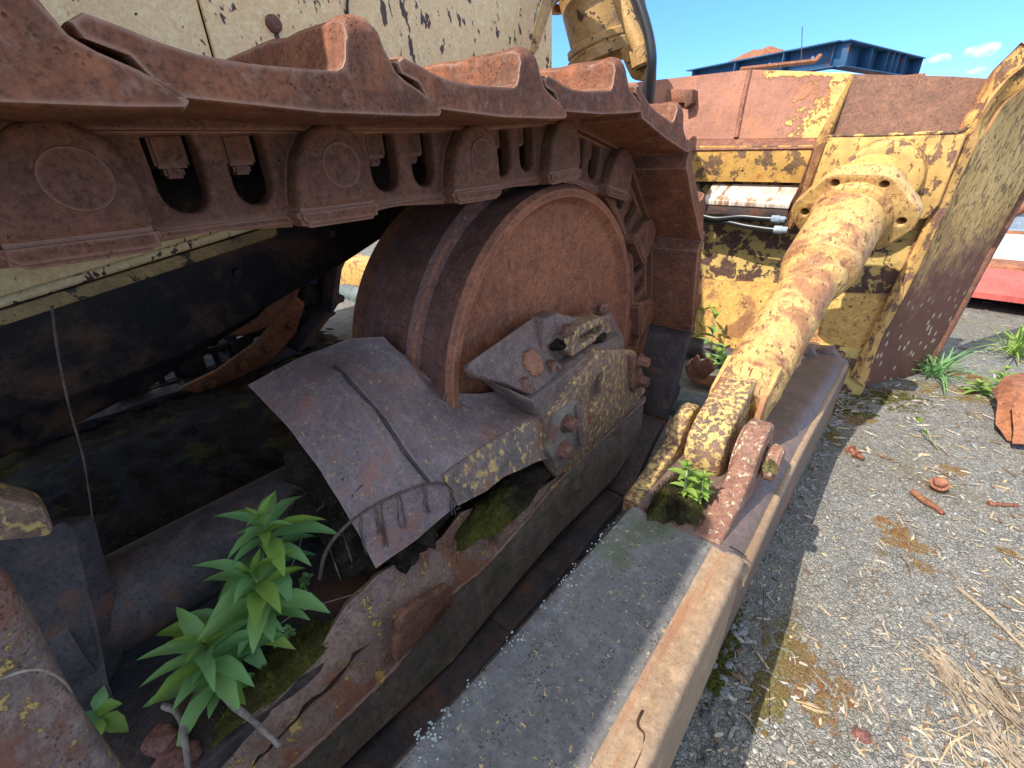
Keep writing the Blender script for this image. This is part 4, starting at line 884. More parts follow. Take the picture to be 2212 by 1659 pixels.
litter('dry_straw', 900, drift, lambda: (random.uniform(.03, .11), random.uniform(.0015, .004), .0015, random.uniform(-.12, .12)), [chipm[4], chipm[0], chipm[1]], 'dry straw and splintered bark drifted on the gravel', 'straw', 5)
litter('soil_debris', 700, lambda: (random.uniform(-.95, -.53), random.uniform(-.2, .7), 0), lambda: (random.uniform(.004, .016), random.uniform(.002, .006), .003, 0), [chipm[2], chipm[3], chipm[1]], 'bits of bark and leaf on the dark soil', 'debris', 6)
d_ = bpy.data.objects['soil_debris'].data
for i in range(0, len(d_.vertices), 12):
    c = d_.vertices[i].co; z = zsoil(c.x, c.y)+.006
    for j in range(i, i+12): d_.vertices[j].co.z += z
litter('shade_debris', 900, lambda: (random.uniform(-2.6, -1.1) if random.random() < .5 else random.uniform(-.42, 0.0), random.uniform(-.4, 2.4), .004), lambda: (random.uniform(.006, .03), random.uniform(.002, .008), .004, 0), [chipm[2], chipm[3], chipm[0]], 'bark and twigs on the shaded ground beneath the machine', 'debris', 8)
def pebbles(name, N, sample, rr, mats, label, seed):
    random.seed(seed); bm = bmesh.new(); mi = []
    base = bmesh.new(); bmesh.ops.create_icosphere(base, subdivisions=1, radius=1); bv = [v.co.copy() for v in base.verts]; bf = [[v.index for v in f.verts] for f in base.faces]; base.free()
    for _ in range(N):
        p = Vector(sample()); r = rr(); s_ = Vector((random.uniform(.7, 1.3), random.uniform(.7, 1.3), random.uniform(.35, .8)))*r
        Q = Matrix.Rotation(random.uniform(0, 6.3), 3, 'Z'); ph = random.random()*50
        vs = [bm.verts.new(p+Q @ Vector((v.x*s_.x, v.y*s_.y, v.z*s_.z))*(1+.3*noise.noise(v*1.5+Vector((ph, 0, 0))))) for v in bv]
        for f in bf: bm.faces.new([vs[i] for i in f])
        mi += [random.randrange(len(mats))]*len(bf)
    m = bpy.data.meshes.new(name); bm.to_mesh(m); bm.free()
    for q in mats: m.materials.append(q)
    m.polygons.foreach_set('material_index', mi)
    return obj(name, m, None, None, label, 'gravel', None, 'stuff')
pebm = [tone('pebble_grey', (.26, .27, .27)), tone('pebble_pale', (.42, .41, .38)), tone('pebble_dark', (.10, .10, .10)), tone('pebble_buff', (.36, .31, .23))]
pebbles('gravel', 5200, lambda: (lambda y: (random.uniform(-.06, .2+.95*y), y, 0))(.2+2.6*random.random()**1.3), lambda: random.uniform(.0018, .0055), pebm, 'loose grey gravel on the yard surface', 11)
pebbles('gravel', 1500, lambda: (random.uniform(-.44, -.02), random.uniform(-.1, 2.3), 0), lambda: random.uniform(.004, .012), [pebm[2], pebm[0]], 'dark gravel in the shade between push arm and track', 12)
heap('ground_soil_shade', -3.3, -.98, -.8, 1.45, lambda x, y: .016+.10*ss(1.2, .3, y)*ss(-1.0, -1.5, x)*ss(-2.35, -1.9, x)-.03*ss(1.25, 1.45, y), M['soil'], 'dark earth under the belly of the machine, spread to darken its shaded ground', 'soil', 50, 70, .02)  # earth mounds, spread wider to darken the shaded ground below the hull

rk = None
def mound(P, s_, seed, label):
    bm = bmesh.new(); bmesh.ops.create_icosphere(bm, subdivisions=5, radius=1)
    for v in bm.verts:
        q = v.co.copy(); v.co = Vector((q.x*s_[0], q.y*s_[1], q.z*s_[2])); v.co += q*(.35*fnoise(v.co, 9, 3)+.18*fnoise(v.co, 40, 3))*min(s_)*1.2
    rng = random.Random(seed)
    for _ in range(500):
        q = Vector((rng.gauss(0, 1), rng.gauss(0, 1), rng.gauss(0, 1))).normalized(); p = Vector((q.x*s_[0], q.y*s_[1], q.z*s_[2]))*1.02
        d = Vector((rng.uniform(-1, 1), rng.uniform(-1, 1), rng.uniform(-1, 1))).normalized()*rng.uniform(.08, .22)*min(s_); w_ = d.cross(q).normalized()*.0009
        bm.faces.new([bm.verts.new(t) for t in (p-w_, p+w_, p+d*.5+w_+q*.004, p+d+q*.002)])
    m = bpy.data.meshes.new('soil'); bm.to_mesh(m); bm.free(); smooth(m, 60)
    obj('soil', m, M['soilmoss' if seed == 9 else 'soil'], None, label, 'soil', None, 'stuff', P)
mound(PX(1205, 745, -.55)+Vector((0, 0, .004)), (.022, .030, .012), 14, 'small clump of dirt and needles caught on the bracket beside the strap')
mound(PX(1290, 725, -.53)+Vector((0, 0, -.004)), (.016, .030, .012), 15, 'clump of dirt and twigs inside the strap window of the bracket')
mound(Vector((-.66, .36, .44)), (.13, .13, .15), 4, 'fibrous dark soil and roots packed under the worn cover')
# ================================================================== PLANTS
def leaf_into(bm, base, d, up, L, W, droop=.3, tooth=True, fold=.25, n=8):
    d = Vector(d).normalized(); side = d.cross(up).normalized(); u2 = side.cross(d).normalized()
    rows = []
    for i in range(n+1):
        t = i/n; wv = W*(sin(pi*min(1, t**.85))**.9)*(1-.12*t) if 0 < t < 1 else (W*.10 if t == 0 else 0)
        if tooth and 2 <= i < n and i % 2: wv *= 1.10
        c = base+d*(L*t*(1-.12*droop*t))+u2*(L*(.10*sin(pi*t)-droop*t*t*.55))
        rows.append((c, wv))
    V = []
    for c, wv in rows:
        if wv <= 0: V.append([bm.verts.new(c)])
        else: V.append([bm.verts.new(c-side*wv+u2*wv*fold), bm.verts.new(c-side*wv*.5+u2*wv*fold*.35), bm.verts.new(c-u2*wv*.06), bm.verts.new(c+side*wv*.5+u2*wv*fold*.35), bm.verts.new(c+side*wv+u2*wv*fold)])
    for a, b in zip(V, V[1:]):
        if len(b) == 1:
            for j in range(len(a)-1): bm.faces.new((a[j], a[j+1], b[0]))
        else:
            for j in range(4): bm.faces.new((a[j], a[j+1], b[j+1], b[j]))
def plant(name, base, top, whorls, label, seed, group=None, leafy=('leaf', 'leafY'), cat='weed'):
    """whorls: (fraction of stem, count, leaf length, width, elevation deg)"""
    random.seed(seed); base, top = Vector(base), Vector(top)
    r = thing(name, label, cat, base, group); off = Matrix.Translation(-base)
    mid = base.lerp(top, .5)+Vector((random.uniform(-.01, .01), random.uniform(-.01, .01), 0))
    sp = spline([base, mid, top], 5)
    bm = bmesh.new(); tube_into(bm, [p-base for p in sp], [.0028-.0014*i/(len(sp)-1) for i in range(len(sp))], 8)
    obj('stem', finish(bm, 'stem'), M['stem'], r)
    a0 = random.uniform(0, 6.28); ax = (top-base).normalized()
    _, e1, e2_ = frame_of(ax)
    for (t, cnt, L, W, el) in whorls:
        p = sp[min(len(sp)-1, int(t*(len(sp)-1)))]-base
        for k in range(cnt):
            if cnt > 4 and random.random() < .13: continue
            bm = bmesh.new(); a = a0+2*pi*k/cnt+random.uniform(-.38, .38); e = radians(el+random.uniform(-12, 12))
            d = (e1*cos(a)+e2_*sin(a))*cos(e)+ax*sin(e)
            l_ = L*random.uniform(.6, 1.2)
            leaf_into(bm, p-ax*random.uniform(0, .008), d, ax, l_, W*l_/L*random.uniform(.85, 1.15), random.uniform(.15, .55))
            m = bpy.data.meshes.new('leaf'); bm.to_mesh(m); bm.free(); smooth(m, 80)
            obj('leaf', m, M[leafy[1]] if el > 45 or (random.random() < .2) else M[leafy[0]], r)
        a0 += 1.1
    return r
big = [(.15, 4, .06, .011, 0), (.35, 5, .078, .0135, 0), (.55, 5, .09, .0145, 3), (.72, 5, .098, .0142, 8), (.86, 5, .092, .013, 16), (.96, 4, .072, .0105, 28), (1.0, 4, .048, .006, 52), (1.0, 3, .024, .0035, 75)]
def PZ_on(x, y, z): return PZ(x, y, z)
plant('broadleaf_weed', PX(590, 1260, -.63), PX(566, 1125, -.63), big, 'broad leaved weed nearest the idler cover, topmost of the green clump in the track frame', 1, 'weeds growing in the track frame soil')
plant('broadleaf_weed', PX(560, 1345, -.60), PX(545, 1240, -.60), big, 'largest bright green weed in the middle of the clump in the track frame', 2, 'weeds growing in the track frame soil')
plant('broadleaf_weed', PX(478, 1500, -.60), PX(442, 1395, -.60), big, 'broad leaved weed at the lower left of the clump beside the grey twig', 3, 'weeds growing in the track frame soil')
plant('broadleaf_weed', PZ(525, 1400, .29), PZ(492, 1335, .38), big[1:5], 'half hidden weed low between the two bigger weeds', 4, 'weeds growing in the track frame soil')
plant('broadleaf_weed', PZ(195, 1570, .30), PZ(208, 1535, .35), [(.5, 4, .04, .012, 15), (1, 3, .03, .009, 35)], 'small round leaved weed behind the corner guard plate', 5, 'weeds growing in the track frame soil')
sp_ = [(.3, 4, .012, .004, 10), (.6, 4, .013, .0045, 20), (1, 4, .012, .004, 40)]
for i, (x, y) in enumerate(((655, 1285), (668, 1262), (610, 1390), (625, 1375), (735, 1205), (752, 1212))):
    b = PZ(x, y, .30); plant('clover_sprig', b, b+Vector((.004, .0, .022)), sp_, ('tiny round leaved sprig on the moss right of the weeds', 'tiny sprig in the dark beside the dangling roots')[i > 3], 30+i, 'tiny sprigs on the frame soil', cat='sprig')
sm = [(.2, 5, .028, .006, 10), (.45, 5, .034, .007, 18), (.7, 5, .036, .007, 25), (.9, 4, .028, .006, 42), (1, 3, .018, .004, 65)]
for (x, y, tx, ty, lb) in ((1478, 1062, 1473, 1010, 'taller seedling at the left of the moss pocket between the lugs'), (1500, 1062, 1499, 1035, 'leafy seedling in the middle of the lug pocket'), (1520, 1065, 1521, 1030, 'seedling at the right of the lug pocket against the brace eye')):
    b = PZ(x, y+8, .392); plant('seedling', b, b+Vector((random.uniform(-.006, .006), -.004, (1075-ty)*.0011)), sm, lb, x, 'seedlings in the lug pocket', ('leafY', 'leafY'), 'seedling')
md = [(.25, 4, .07, .011, 20), (.5, 5, .09, .013, 25), (.75, 5, .09, .013, 32), (1, 5, .075, .010, 50)]
for i, (x, y, z, lb) in enumerate(((1530, 800, .26, 'weed behind the scrap clamp, between track and tilt brace'), (1580, 775, .34, 'tall weed partly behind the tilt brace in front of the blade'), (1495, 770, .24, 'weed peeping out beside the lowest track shoe'), (1560, 815, .10, 'low weed at the foot of the tilt brace'))):
    b = PZ(x, y, .0); b = b.copy(); b.z = .01; plant('leafy_weed', b, b+Vector((random.uniform(-.03, .03), 0, z)), md, lb, 50+i, 'weeds between track and blade', ('leaf', 'leafY'))
b = PZ(2010, 800, 0); 
def grass_tuft(name, b, n, L, label, seed, mat='leaf', W=.004):
    random.seed(seed); bm = bmesh.new()
    for _ in range(n):
        a = random.uniform(0, 6.28); e = random.uniform(.4, 1.3)
        leaf_into(bm, Vector((random.uniform(-.03, .03), random.uniform(-.03, .03), 0)), (cos(a)*cos(e), sin(a)*cos(e), sin(e)), Vector((0, 0, 1)), L*random.uniform(.5, 1.1), W, .6, False, .3, 7)
    m = bpy.data.meshes.new(name); bm.to_mesh(m); bm.free(); smooth(m, 80)
    return obj(name, m, M[mat], None, label, 'grass', None, None, b)
grass_tuft('grass_tuft', PZ(2015, 815, 0), 60, .24, 'green grass tuft growing at the blade corner', 61)
grass_tuft('grass_tuft', PZ(2190, 770, 0), 50, .30, 'tall grassy weed at the right edge of the picture', 62, 'leafY', .005)
bushy = [(.2, 6, .06, .010, 10), (.45, 7, .07, .011, 20), (.7, 7, .06, .010, 30), (1, 6, .045, .008, 50)]
plant('leafy_weed', PZ(2150, 845, 0), PZ(2150, 845, 0)+Vector((0, 0, .10)), bushy, 'bushy light green weed beside the rusted sheet scrap', 63, None, ('leafY', 'leafY'))
plant('leafy_weed', PZ(2120, 855, 0), PZ(2120, 855, 0)+Vector((-.02, 0, .05)), bushy, 'low spreading weed left of the bushy one on the gravel', 64, None, ('leafY', 'leafY'))
b = PZ(2030, 975, 0); plant('seedling', b, PZ(1990, 950, 0)+Vector((-.02, .0, .07)), [(.6, 3, .04, .006, 20), (1, 5, .055, .007, 30)], 'single leaning seedling on the open gravel', 65, None, ('leafY', 'leafY'), 'seedling')

# ================================================================== LOOSE THINGS
def twig(name, pts, r, label, mat='bark', cat='twig', k=5, group=None):
    P_ = spline(pts, k); n_ = len(P_); b = P_[0].copy()
    rad = [r*(1-.45*i/(n_-1))*(1+.25*noise.noise(P_[i]*60)) for i in range(n_)]
    bm = bmesh.new(); tube_into(bm, [p-b for p in P_], rad, 9)
    return obj(name, finish(bm, name, 60), M[mat], None, label, cat, group, None, b)
twig('twig', [PZ(478, 1495, .335), PZ(510, 1528, .335), PZ(550, 1560, .335), PZ(605, 1612, .33)], .0055, 'thick grey twig lying from the lower weed across the frame edge')
twig('twig', [PZ(355, 1524, .30), PZ(385, 1540, .31), PZ(398, 1590, .315), PZ(408, 1680, .30)], .0055, 'pale curved twig standing in the soil at the bottom edge')
twig('bark_piece', [PZ(268, 1272, .33), PZ(310, 1252, .335), PZ(355, 1240, .33)], .010, 'grey bark piece lying beside the recoil tube', cat='bark')
twig('grass_stalk', [PZ(550, 1380, .32), PZ(590, 1300, .36), PZ(640, 1200, .42), PZ(662, 1130, .45), PZ(700, 1090, .47)], .0011, 'long pale dry stalk leaning past the weeds up to the cover', 'straw', 'stalk')
twig('grass_stalk', [PZ(490, 1440, .32), PZ(560, 1385, .33), PZ(640, 1325, .335), PZ(760, 1285, .35)], .0011, 'pale dry stalk lying across the moss to the torn plate', 'straw', 'stalk')
twig('grass_stalk', [PX(-20, 1475, -.51), PX(50, 1450, -.51), PX(100, 1450, -.51), PX(145, 1480, -.52), PX(160, 1520, -.54)], .0016, 'bent pale stalk hooked over the near corner guard', 'straw', 'stalk')
twig('hanging_vine', [PX(112, 660, -1.0), PX(125, 760, -.98), PX(150, 880, -.96), PX(178, 980, -.94), PX(192, 1060, -.92), PX(200, 1120, -.9)], .0022, 'thin dry vine hanging down from the dark hull', 'root', 'vine')
# dangling root over the cover lip
rt = thing('dry_root', 'dark dry root draped over the worn cover with shrivelled rootlets hanging', 'root')
main = spline([PX(690, 1250, -.56), PX(705, 1190, -.535), PX(745, 1138, -.515)]+[on_cover(x, y, .004) for x, y in ((800, 1096), (830, 1080), (890, 1055), (935, 1042), (962, 1046), (975, 1062))])
bm = bmesh.new(); tube_into(bm, main, [.0030-.0014*i/len(main) for i in range(len(main))], 8); obj('main_root', finish(bm, 'r', 60), M['root'], rt)
random.seed(5)
for (x, y, L) in ((712, 1185, 95), (738, 1146, 70), (776, 1114, 95), (806, 1095, 60), (822, 1088, 92), (858, 1070, 70), (912, 1052, 55), (966, 1052, 60)):
    bm = bmesh.new()
    for q in range(3):
        pts = []; dx = 0
        for i in range(7):
            dx += random.uniform(-1.5, 4); pts.append(on_cover(x+dx+q*2, y+L*i/6, .003, pts[-1]+Vector((.001, .0, -.010)) if pts else PX(x, y, -.52)))
        tube_into(bm, spline(pts, 2), [.0004+.0014*max(0, sin(pi*((i-4)/9)))*random.uniform(.2, 1) if i > 4 else .0005 for i in range(13)], 5)
    obj('rootlet', finish(bm, 'rootlet', 60), M['root'], rt)
def rock(name, p, s, mat, label, seed, cat='stone', rot=0, sub=3, amp=.35, group=None):
    bm = bmesh.new(); bmesh.ops.create_icosphere(bm, subdivisions=sub, radius=1)
    for v in bm.verts:
        q = v.co.copy(); m_ = max(abs(q.x), abs(q.y), abs(q.z)); q = q.lerp(q/m_*.8, .55)
        q *= 1+amp*noise.noise(q*1.3+Vector((seed*7, 0, 0)))+.10*noise.noise(q*5+Vector((seed, 0, 0)))
        v.co = Matrix.Rotation(rot, 3, 'Z') @ Vector((q.x*s[0], q.y*s[1], q.z*s[2]))
    m = bpy.data.meshes.new(name); bm.to_mesh(m); bm.free(); smooth(m, 50)
    return obj(name, m, M[mat], None, label, cat, group, None, p)
rock('stone', PZ(355, 1600, .30), (.026, .020, .014), 'brick', 'flat reddish stone leaning by the curved twig at the bottom edge', 1, rot=.5)
rock('stone', PZ(385, 1640, .29), (.030, .018, .015), 'brick', 'reddish stone half out of the picture at the bottom edge', 2, rot=1.2)
rock('stone', PZ(205, 1490, .30), (.030, .016, .012), 'brick', 'small red stone behind the corner guard above the round leaved weed', 3, rot=.2)
for i, (x, y, s_, mt, lb) in enumerate(((1685, 1615, .013, 'stone', 'grey pebble in the sunny strip at the bottom'), (1880, 1640, .012, 'stone', 'white quartz pebble near the bottom edge'), (1862, 1590, .016, 'brick', 'red brick chip near the bottom edge'), (2160, 1060, .012, 'stone', 'pale pebble near the right edge'), (1900, 1330, .010, 'stone', 'grey angular stone in the middle of the gravel'), (1740, 930, .012, 'stone', 'small pebble in the shade of the push arm'))):
    rock('stone', PZ(x, y, .004), (s_, s_*.8, s_*.55), mt, lb, 10+i)
def loose_bolt(p, d, L, r, label):
    d = Vector(d).normalized(); bm = bmesh.new(); p = Vector(p)
    bolt_into(bm, Vector((0, 0, 0)), d, r, r*.9); lathe_into(bm, Vector((0, 0, 0)), -d, [(0, r*.62)]+[(L*t/14, r*(.60 if t % 2 else .54)) for t in range(1, 14)]+[(L, 0)], 14)
    lathe_into(bm, -d*L*.35, -d, [(0, r*.5), (0, r*1.15), (r*.8, r*1.1), (r*.8, r*.5)], 7)
    m = bpy.data.meshes.new('rusty_bolt'); bmesh.ops.recalc_face_normals(bm, faces=bm.faces); bm.to_mesh(m); bm.free(); smooth(m, 30)
    obj('rusty_bolt', m, M['boltO'], None, label, 'bolt', 'rusty bolts dropped on the ground', None, p)
loose_bolt(PZ(1838, 972, .014), (-.75, .66, 0), .055, .014, 'rusty bolt lying on its side near the shadow of the push arm')
loose_bolt(PZ(2030, 1045, .030), (-.1, -.45, .9), .03, .018, 'rusty flanged bolt standing head up on the open gravel')
twig('bark_piece', [PZ(1972, 1062, .008), PZ(1995, 1080, .010), PZ(2020, 1095, .009), PZ(2038, 1110, .006)], .011, 'long orange bark piece on the gravel', 'barkO', 'bark')
twig('bark_piece', [PZ(2135, 1088, .005), PZ(2165, 1090, .006), PZ(2200, 1092, .005)], .008, 'short orange bark piece near the right edge', 'barkO', 'bark')
for i, (x0, y0, x1, y1, r, lb) in enumerate(((2008, 950, 2052, 985, .006, 'pale weathered splinter beside the leaning seedling'), (1755, 1205, 1800, 1245, .0, ''), (1947, 1195, 1972, 1250, .006, 'upright pale splinter in the middle of the gravel'), (1872, 1225, 1925, 1238, .0035, 'thin pale stick lying level on the gravel'), (1660, 1330, 1668, 1400, .0, ''), (2070, 1270, 2212, 1400, .006, 'long split stick running out at the right edge'), (1895, 1520, 1920, 1560, .006, 'pale split chip near the bottom edge'), (1820, 1500, 1825, 1555, .004, 'narrow grey stick near the red moss'))):
    if r: a_, b_ = PZ(x0, y0, r), PZ(x1, y1, r); twig('stick', [a_, a_.lerp(b_, .5)+Vector((.004, 0, .003)), b_], r, lb, 'straw' if i % 2 else 'bark', 'stick', 3)
for i, (pts, lb) in enumerate((([(2030, 1440), (2090, 1520), (2150, 1600), (2230, 1680)], 'long pale splintered bark strip at the lower right corner'), ([(2100, 1450), (2160, 1520), (2230, 1600)], 'second pale bark strip nearer the right edge'), ([(1990, 1400), (2040, 1440), (2060, 1500)], 'short splintered bark strip above the long strips'))):
    P_ = [PZ(x, y, .008) for x, y in pts]; random.seed(i); bm = bmesh.new(); b = P_[0].copy()
    for q in range(22):
        o_ = Vector((random.uniform(-.02, .02), random.uniform(-.02, .02), random.uniform(0, .010)))
        sp2 = spline(P_, 4); a_ = random.randrange(0, max(1, len(sp2)-4)); sp2 = sp2[a_:a_+random.randint(3, 7)]
        tube_into(bm, [p-b+o_+Vector((random.uniform(-.005, .005), random.uniform(-.005, .005), 0)) for p in sp2], random.uniform(.0008, .0030), 5)
    obj('bark_strip', finish(bm, 'bark_strip', 50), M['straw'], None, lb, 'bark', None, None, b)
twig('grass_stalk', [PZ(1650, 1270, .06), PZ(1648, 1380, .05), PZ(1655, 1480, .03), PZ(1662, 1570, .005)], .0012, 'long thin dark stalk arching over the shadow edge', 'root', 'stalk')

# scrap clamp and pipes between track and blade
sc_ = thing('scrap_clamp', 'broken U shaped rusty pipe saddle lying behind the lowest track shoe', 'scrap')
c = PY(1528, 800, 2.0)
arcp = [(c.x+.075*cos(radians(t)), c.y, c.z+.075*sin(radians(t))+.03) for t in range(185, 361, 12)]
sheet('saddle', [[Vector(p)+Vector((0, q, 0)) for q in (-.05, .0, .05)] for p in arcp], M['bolt'], sc_, .014, 1, up=(0, 0, 1))
prism('saddle_tooth', [PY(x, y, 1.95) for x, y in ((1490, 780), (1505, 768), (1512, 782), (1530, 772), (1545, 800), (1520, 820), (1495, 812))], (0, .02, 0), M['bolt'], sc_, .003)
obj0 = lathe('steel_pipe', PY(1440, 735, 2.28), (1, .05, -.06), [(0, .055), (.75, .055), (.75, .045), (0, .045)], M['black'], None, 28, label='dark pipe lying along the foot of the blade behind the weeds', cat='pipe')
obj0 = lathe('steel_pipe', PY(1452, 868, 1.72), (1, .22, -.1), [(0, 0), (0, .07), (.12, .072), (.13, .085), (.17, .085), (.18, .07), (.30, .068), (.30, 0)], M['pipe'], None, 28, label='short dark pipe fitting on the ground beside the lowest track shoe', cat='pipe fitting')
pp = PY(760, 635, 2.0); lathe('steel_pipe', PY(745, 632, 1.95), (1, .03, 0), [(0, .0), (0, .075), (.15, .076), (.152, .079), (.17, .079), (.172, .076), (1.2, .076)], M['pipe'], None, 32, label='pale grey pipe on the ground seen behind the idler wheel', cat='pipe')

# rusted sheet scrap at the right edge
rs = thing('sheet_scrap', 'crumpled orange rusted sheet metal lying at the right edge', 'scrap')
sheet('bent_sheet', [[PD(x, y, d) for x, y, d in r] for r in ([(2142, 842, 1.84), (2172, 812, 1.88), (2250, 795, 1.92)], [(2155, 868, 1.74), (2190, 835, 1.76), (2260, 830, 1.80)], [(2150, 915, 1.69), (2188, 905, 1.66), (2260, 900, 1.66)], [(2176, 948, 1.63), (2200, 955, 1.61), (2260, 962, 1.60)])], M['rustsheet'], rs, .006, 2, rough=.008)
sheet('torn_flap', [[PD(x, y, d) for x, y, d in r] for r in ([(2185, 875, 1.66), (2235, 830, 1.66)], [(2190, 925, 1.61), (2245, 900, 1.58)], [(2186, 958, 1.585), (2250, 965, 1.56)])], M['rustsheet'], rs, .005, 3, rough=.018)

# ================================================================== YARD BEHIND, RIGHT: stacked steel
def slab(name, p, ux, L, Wd, H, mat, label, cat, group=None, ridges=0):
    """block lying on the ground; p near left corner, ux direction of length"""
    ux = Vector(ux).normalized(); vy = Vector((-ux.y, ux.x, 0)); p = Vector(p); bm = bmesh.new()
    if ridges:
        n_ = ridges*4; pr = []
        for i in range(n_+1):
            t = i/n_; pr.append((t*Wd, H+(.022 if i % 4 in (1, 2) else 0)))
        pts = [(0, 0)]+pr+[(Wd, 0)]
    else: pts = [(0, 0), (0, H), (Wd, H), (Wd, 0)]
    prism_into(bm, [vy*a+Vector((0, 0, b)) for a, b in pts], ux*L)
    return obj(name, finish(bm, name, bev=.003 if not ridges else 0), mat, None, label, cat, group, None, p)
ux = Vector((.97, -.10, 0))
p0 = PZ(2060, 668, 0)
for i, (dx, lb) in enumerate(((-.1, 'left grey timber bearer under the red sheets'), (.45, 'middle grey timber bearer under the red sheets'), (1.2, 'right timber bearer under the red sheets'))):
    slab('timber_bearer', p0+ux*dx+Vector((0, -.02, 0)), (.25, 1, 0), .9, .10, .09, M['timber'], lb, 'timber', 'timber bearers under the sheets')
slab('red_sheet_stack', p0+Vector((-.6, .06, .09)), ux, 4.5, .75, .035, M['red'], 'stack of ribbed red roofing sheets on timber bearers', 'roofing sheets', None, 9)
for q in range(5): 
    pass
slab('rusted_channel', p0+Vector((-.6, .86, .0)), ux, 4.5, .30, .15, M['rustsheet'], 'rust brown steel channel between the red and white sheets', 'steel channel')
slab('white_sheet_stack', p0+Vector((-.6, 1.25, .0)), ux, 5, .9, .20, M['white'], 'stack of white cladding sheets behind the red sheets', 'cladding sheets')
slab('rusted_channel', p0+Vector((-.6, 2.17, .0)), ux, 5, .06, .22, M['rustsheet'], 'thin rusty edge strip behind the white sheets', 'steel channel')
for k, (yy, h, zz, lb) in enumerate(((3.9, .30, .0, 'nearest grey blue steel beam of the stack at the right'), (4.8, .32, .10, 'middle grey blue steel beam of the stack at the right'), (5.9, .35, .30, 'rearmost grey blue steel beam of the stack at the right'))):
    p = Vector((.0, 3.9+yy, zz)); r_ = thing('steel_beam', lb, 'steel beam', p, 'grey blue beams stacked in the yard')
    box('web', (3, 0, h/2), (7, .02, h-.04), M['bluegrey'], r_); box('flange', (3, 0, h), (7, .24, .022), M['bluegrey'], r_); box('flange', (3, 0, 0.012), (7, .24, .022), M['bluegrey'], r_)
    box('stiffener', (1.2, -.06, h/2), (.02, .10, h-.05), M['bluegrey'], r_)
tube('rusty_brace_bar', [PY(2120, 500, 7.2), PY(2260, 420, 7.2)], .05, M['rustsheet'], None, 8, label='rusty diagonal bar leaning across the blue grey beams', cat='bar')
rock('rubble_heap', (3.2, 10.6, .25), (1.6, .8, .45), 'stone', 'heap of mixed rubble between the beams', 44, 'rubble', amp=.6)

# ================================================================== BLUE GIRDERS over the blade
cn = PD(1820, 87, 12.0); zt = cn.z
def onz(x, y): return PZ(x, y, zt)
eL = onz(1490, 152); eR = onz(1985, 126)
def girder(name, a, b, hh, n, mat, label, holes=()):
    a, b = Vector(a), Vector(b); r_ = thing(name, label, 'steel girder', a, 'blue girders raised behind the blade')
    ux = (b-a).normalized(); vy = Vector((-ux.y, ux.x, 0)); L = (b-a).length
    if vy.y > 0: vy = -vy                       # towards the camera
    R_ = Matrix((ux, vy, ux.cross(vy))).transposed()
    box('web', ux*L/2-vy*.17+Vector((0, 0, -hh/2)), (L, .02, hh-.04), mat, r_, R_)
    box('flange', ux*L/2+Vector((0, 0, -.02)), (L, .38, .035), mat, r_, R_)
    box('flange', ux*L/2+Vector((0, 0, -hh)), (L, .38, .035), mat, r_, R_)
    for t in n: box('stiffener', ux*L*t+Vector((0, 0, -hh/2-.01)), (.025, .33, hh-.05), mat, r_, R_)
    for t, z_ in holes: lathe('web_hole', ux*L*t-vy*.158+Vector((0, 0, -hh*z_)), vy, [(0, 0), (.004, 0), (.004, .05), (0, .052)], M['white'], r_, 16)
    return r_
girder('blue_girder', cn, eL, .58, (.30, .62, .95), M['blue'], 'long blue girder running left from the corner, with pale bolt holes', ((.16, .45), (.42, .4), (.5, .45), (.82, .5)))
girder('blue_girder', cn, eR, .58, (.02, .28, .48, .56, .63, .72, .98), M['blue'], 'short blue girder with close stiffeners running right from the corner', ((.50, .75), (.58, .75)))
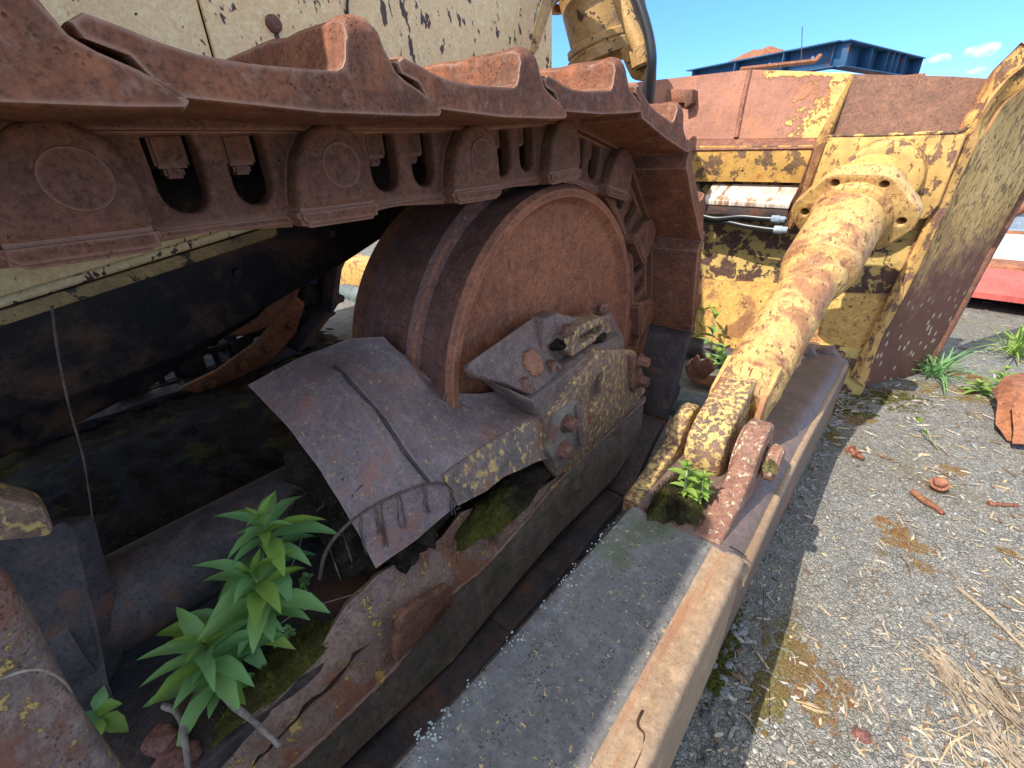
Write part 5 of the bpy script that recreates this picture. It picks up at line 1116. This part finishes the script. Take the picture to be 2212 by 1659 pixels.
for k, t in enumerate((.25, .8)):
    q = cn.lerp(eL, t)+Vector((0, .3, 0)); slab('steel_stack', (q.x, q.y, 0), (1, 0, 0), 1.2, 1.0, zt-.66, M['rustsheet'], ('rusty steel stack holding up the long girder near its corner', 'rusty steel stack holding up the far left of the long girder')[k], 'steel stack')
q = cn.lerp(eR, .5)+Vector((-.5, .4, 0)); slab('steel_stack', (q.x, q.y, 0), (1, 0, 0), 1.6, 1.0, zt-.66, M['rustsheet'], 'rusty steel stack holding up the short girder', 'steel stack')
sb = PD(1560, 170, 13.5); sb2 = PD(1975, 170, 14.5); slab('steel_stack', (sb.x-.4, sb.y+1.2, 0), (sb2.x-sb.x, sb2.y-sb.y, 0), (sb2-sb).length+.2, .8, zt-.62, M['rustsheet'], 'long low stack of rusty steel behind the blade under the girders', 'steel stack')
pa, pb = PD(1600, 150, 11.6), PD(1760, 132, 11.6)
tube('scrap_bar', [pa, pb, PD(1772, 120, 11.6)], .06, M['rustsheet'], None, 6, label='bent rusty bar lying under the girder corner', cat='scrap')
rock('dirt_heap', (PD(1635, 116, 20)-Vector((0, 0, 1.6))), (1.4, 1.4, 1.75), 'dirtlit' if 'dirtlit' in M else 'rustsheet', 'brown earth heap rising behind the long girder', 9, 'earth heap', sub=4, amp=.4)
tube('thin_rod', [PD(1733, 58, 12), PD(1731, 130, 12)], .012, M['black'], None, 5, label='thin upright rod behind the long girder', cat='rod')
# clouds
for i, (x, y, s_, lb) in enumerate(((2128, 108, 26, 'larger small white cloud high at the right'), (2030, 125, 18, 'small white cloud left of the larger one'), (2110, 152, 14, 'faint little cloud below the larger one'), (1988, 138, 10, 'faint wisp just right of the blue girder'), (2200, 150, 16, 'cloud wisp at the right edge of the picture'))):
    bm = bmesh.new(); bmesh.ops.create_icosphere(bm, subdivisions=3, radius=1)
    D_ = 2600
    for v in bm.verts: v.co = Vector((v.co.x*s_*3.2, v.co.y*s_*2, v.co.z*s_*1.3))*(1+.5*noise.noise(v.co*1.7+Vector((i*9, 0, 0))))
    m = bpy.data.meshes.new('cloud'); bm.to_mesh(m); bm.free(); smooth(m, 180)
    obj('cloud', m, M['cloud'], None, lb, 'cloud', 'small clouds', None, PD(x, y, D_))
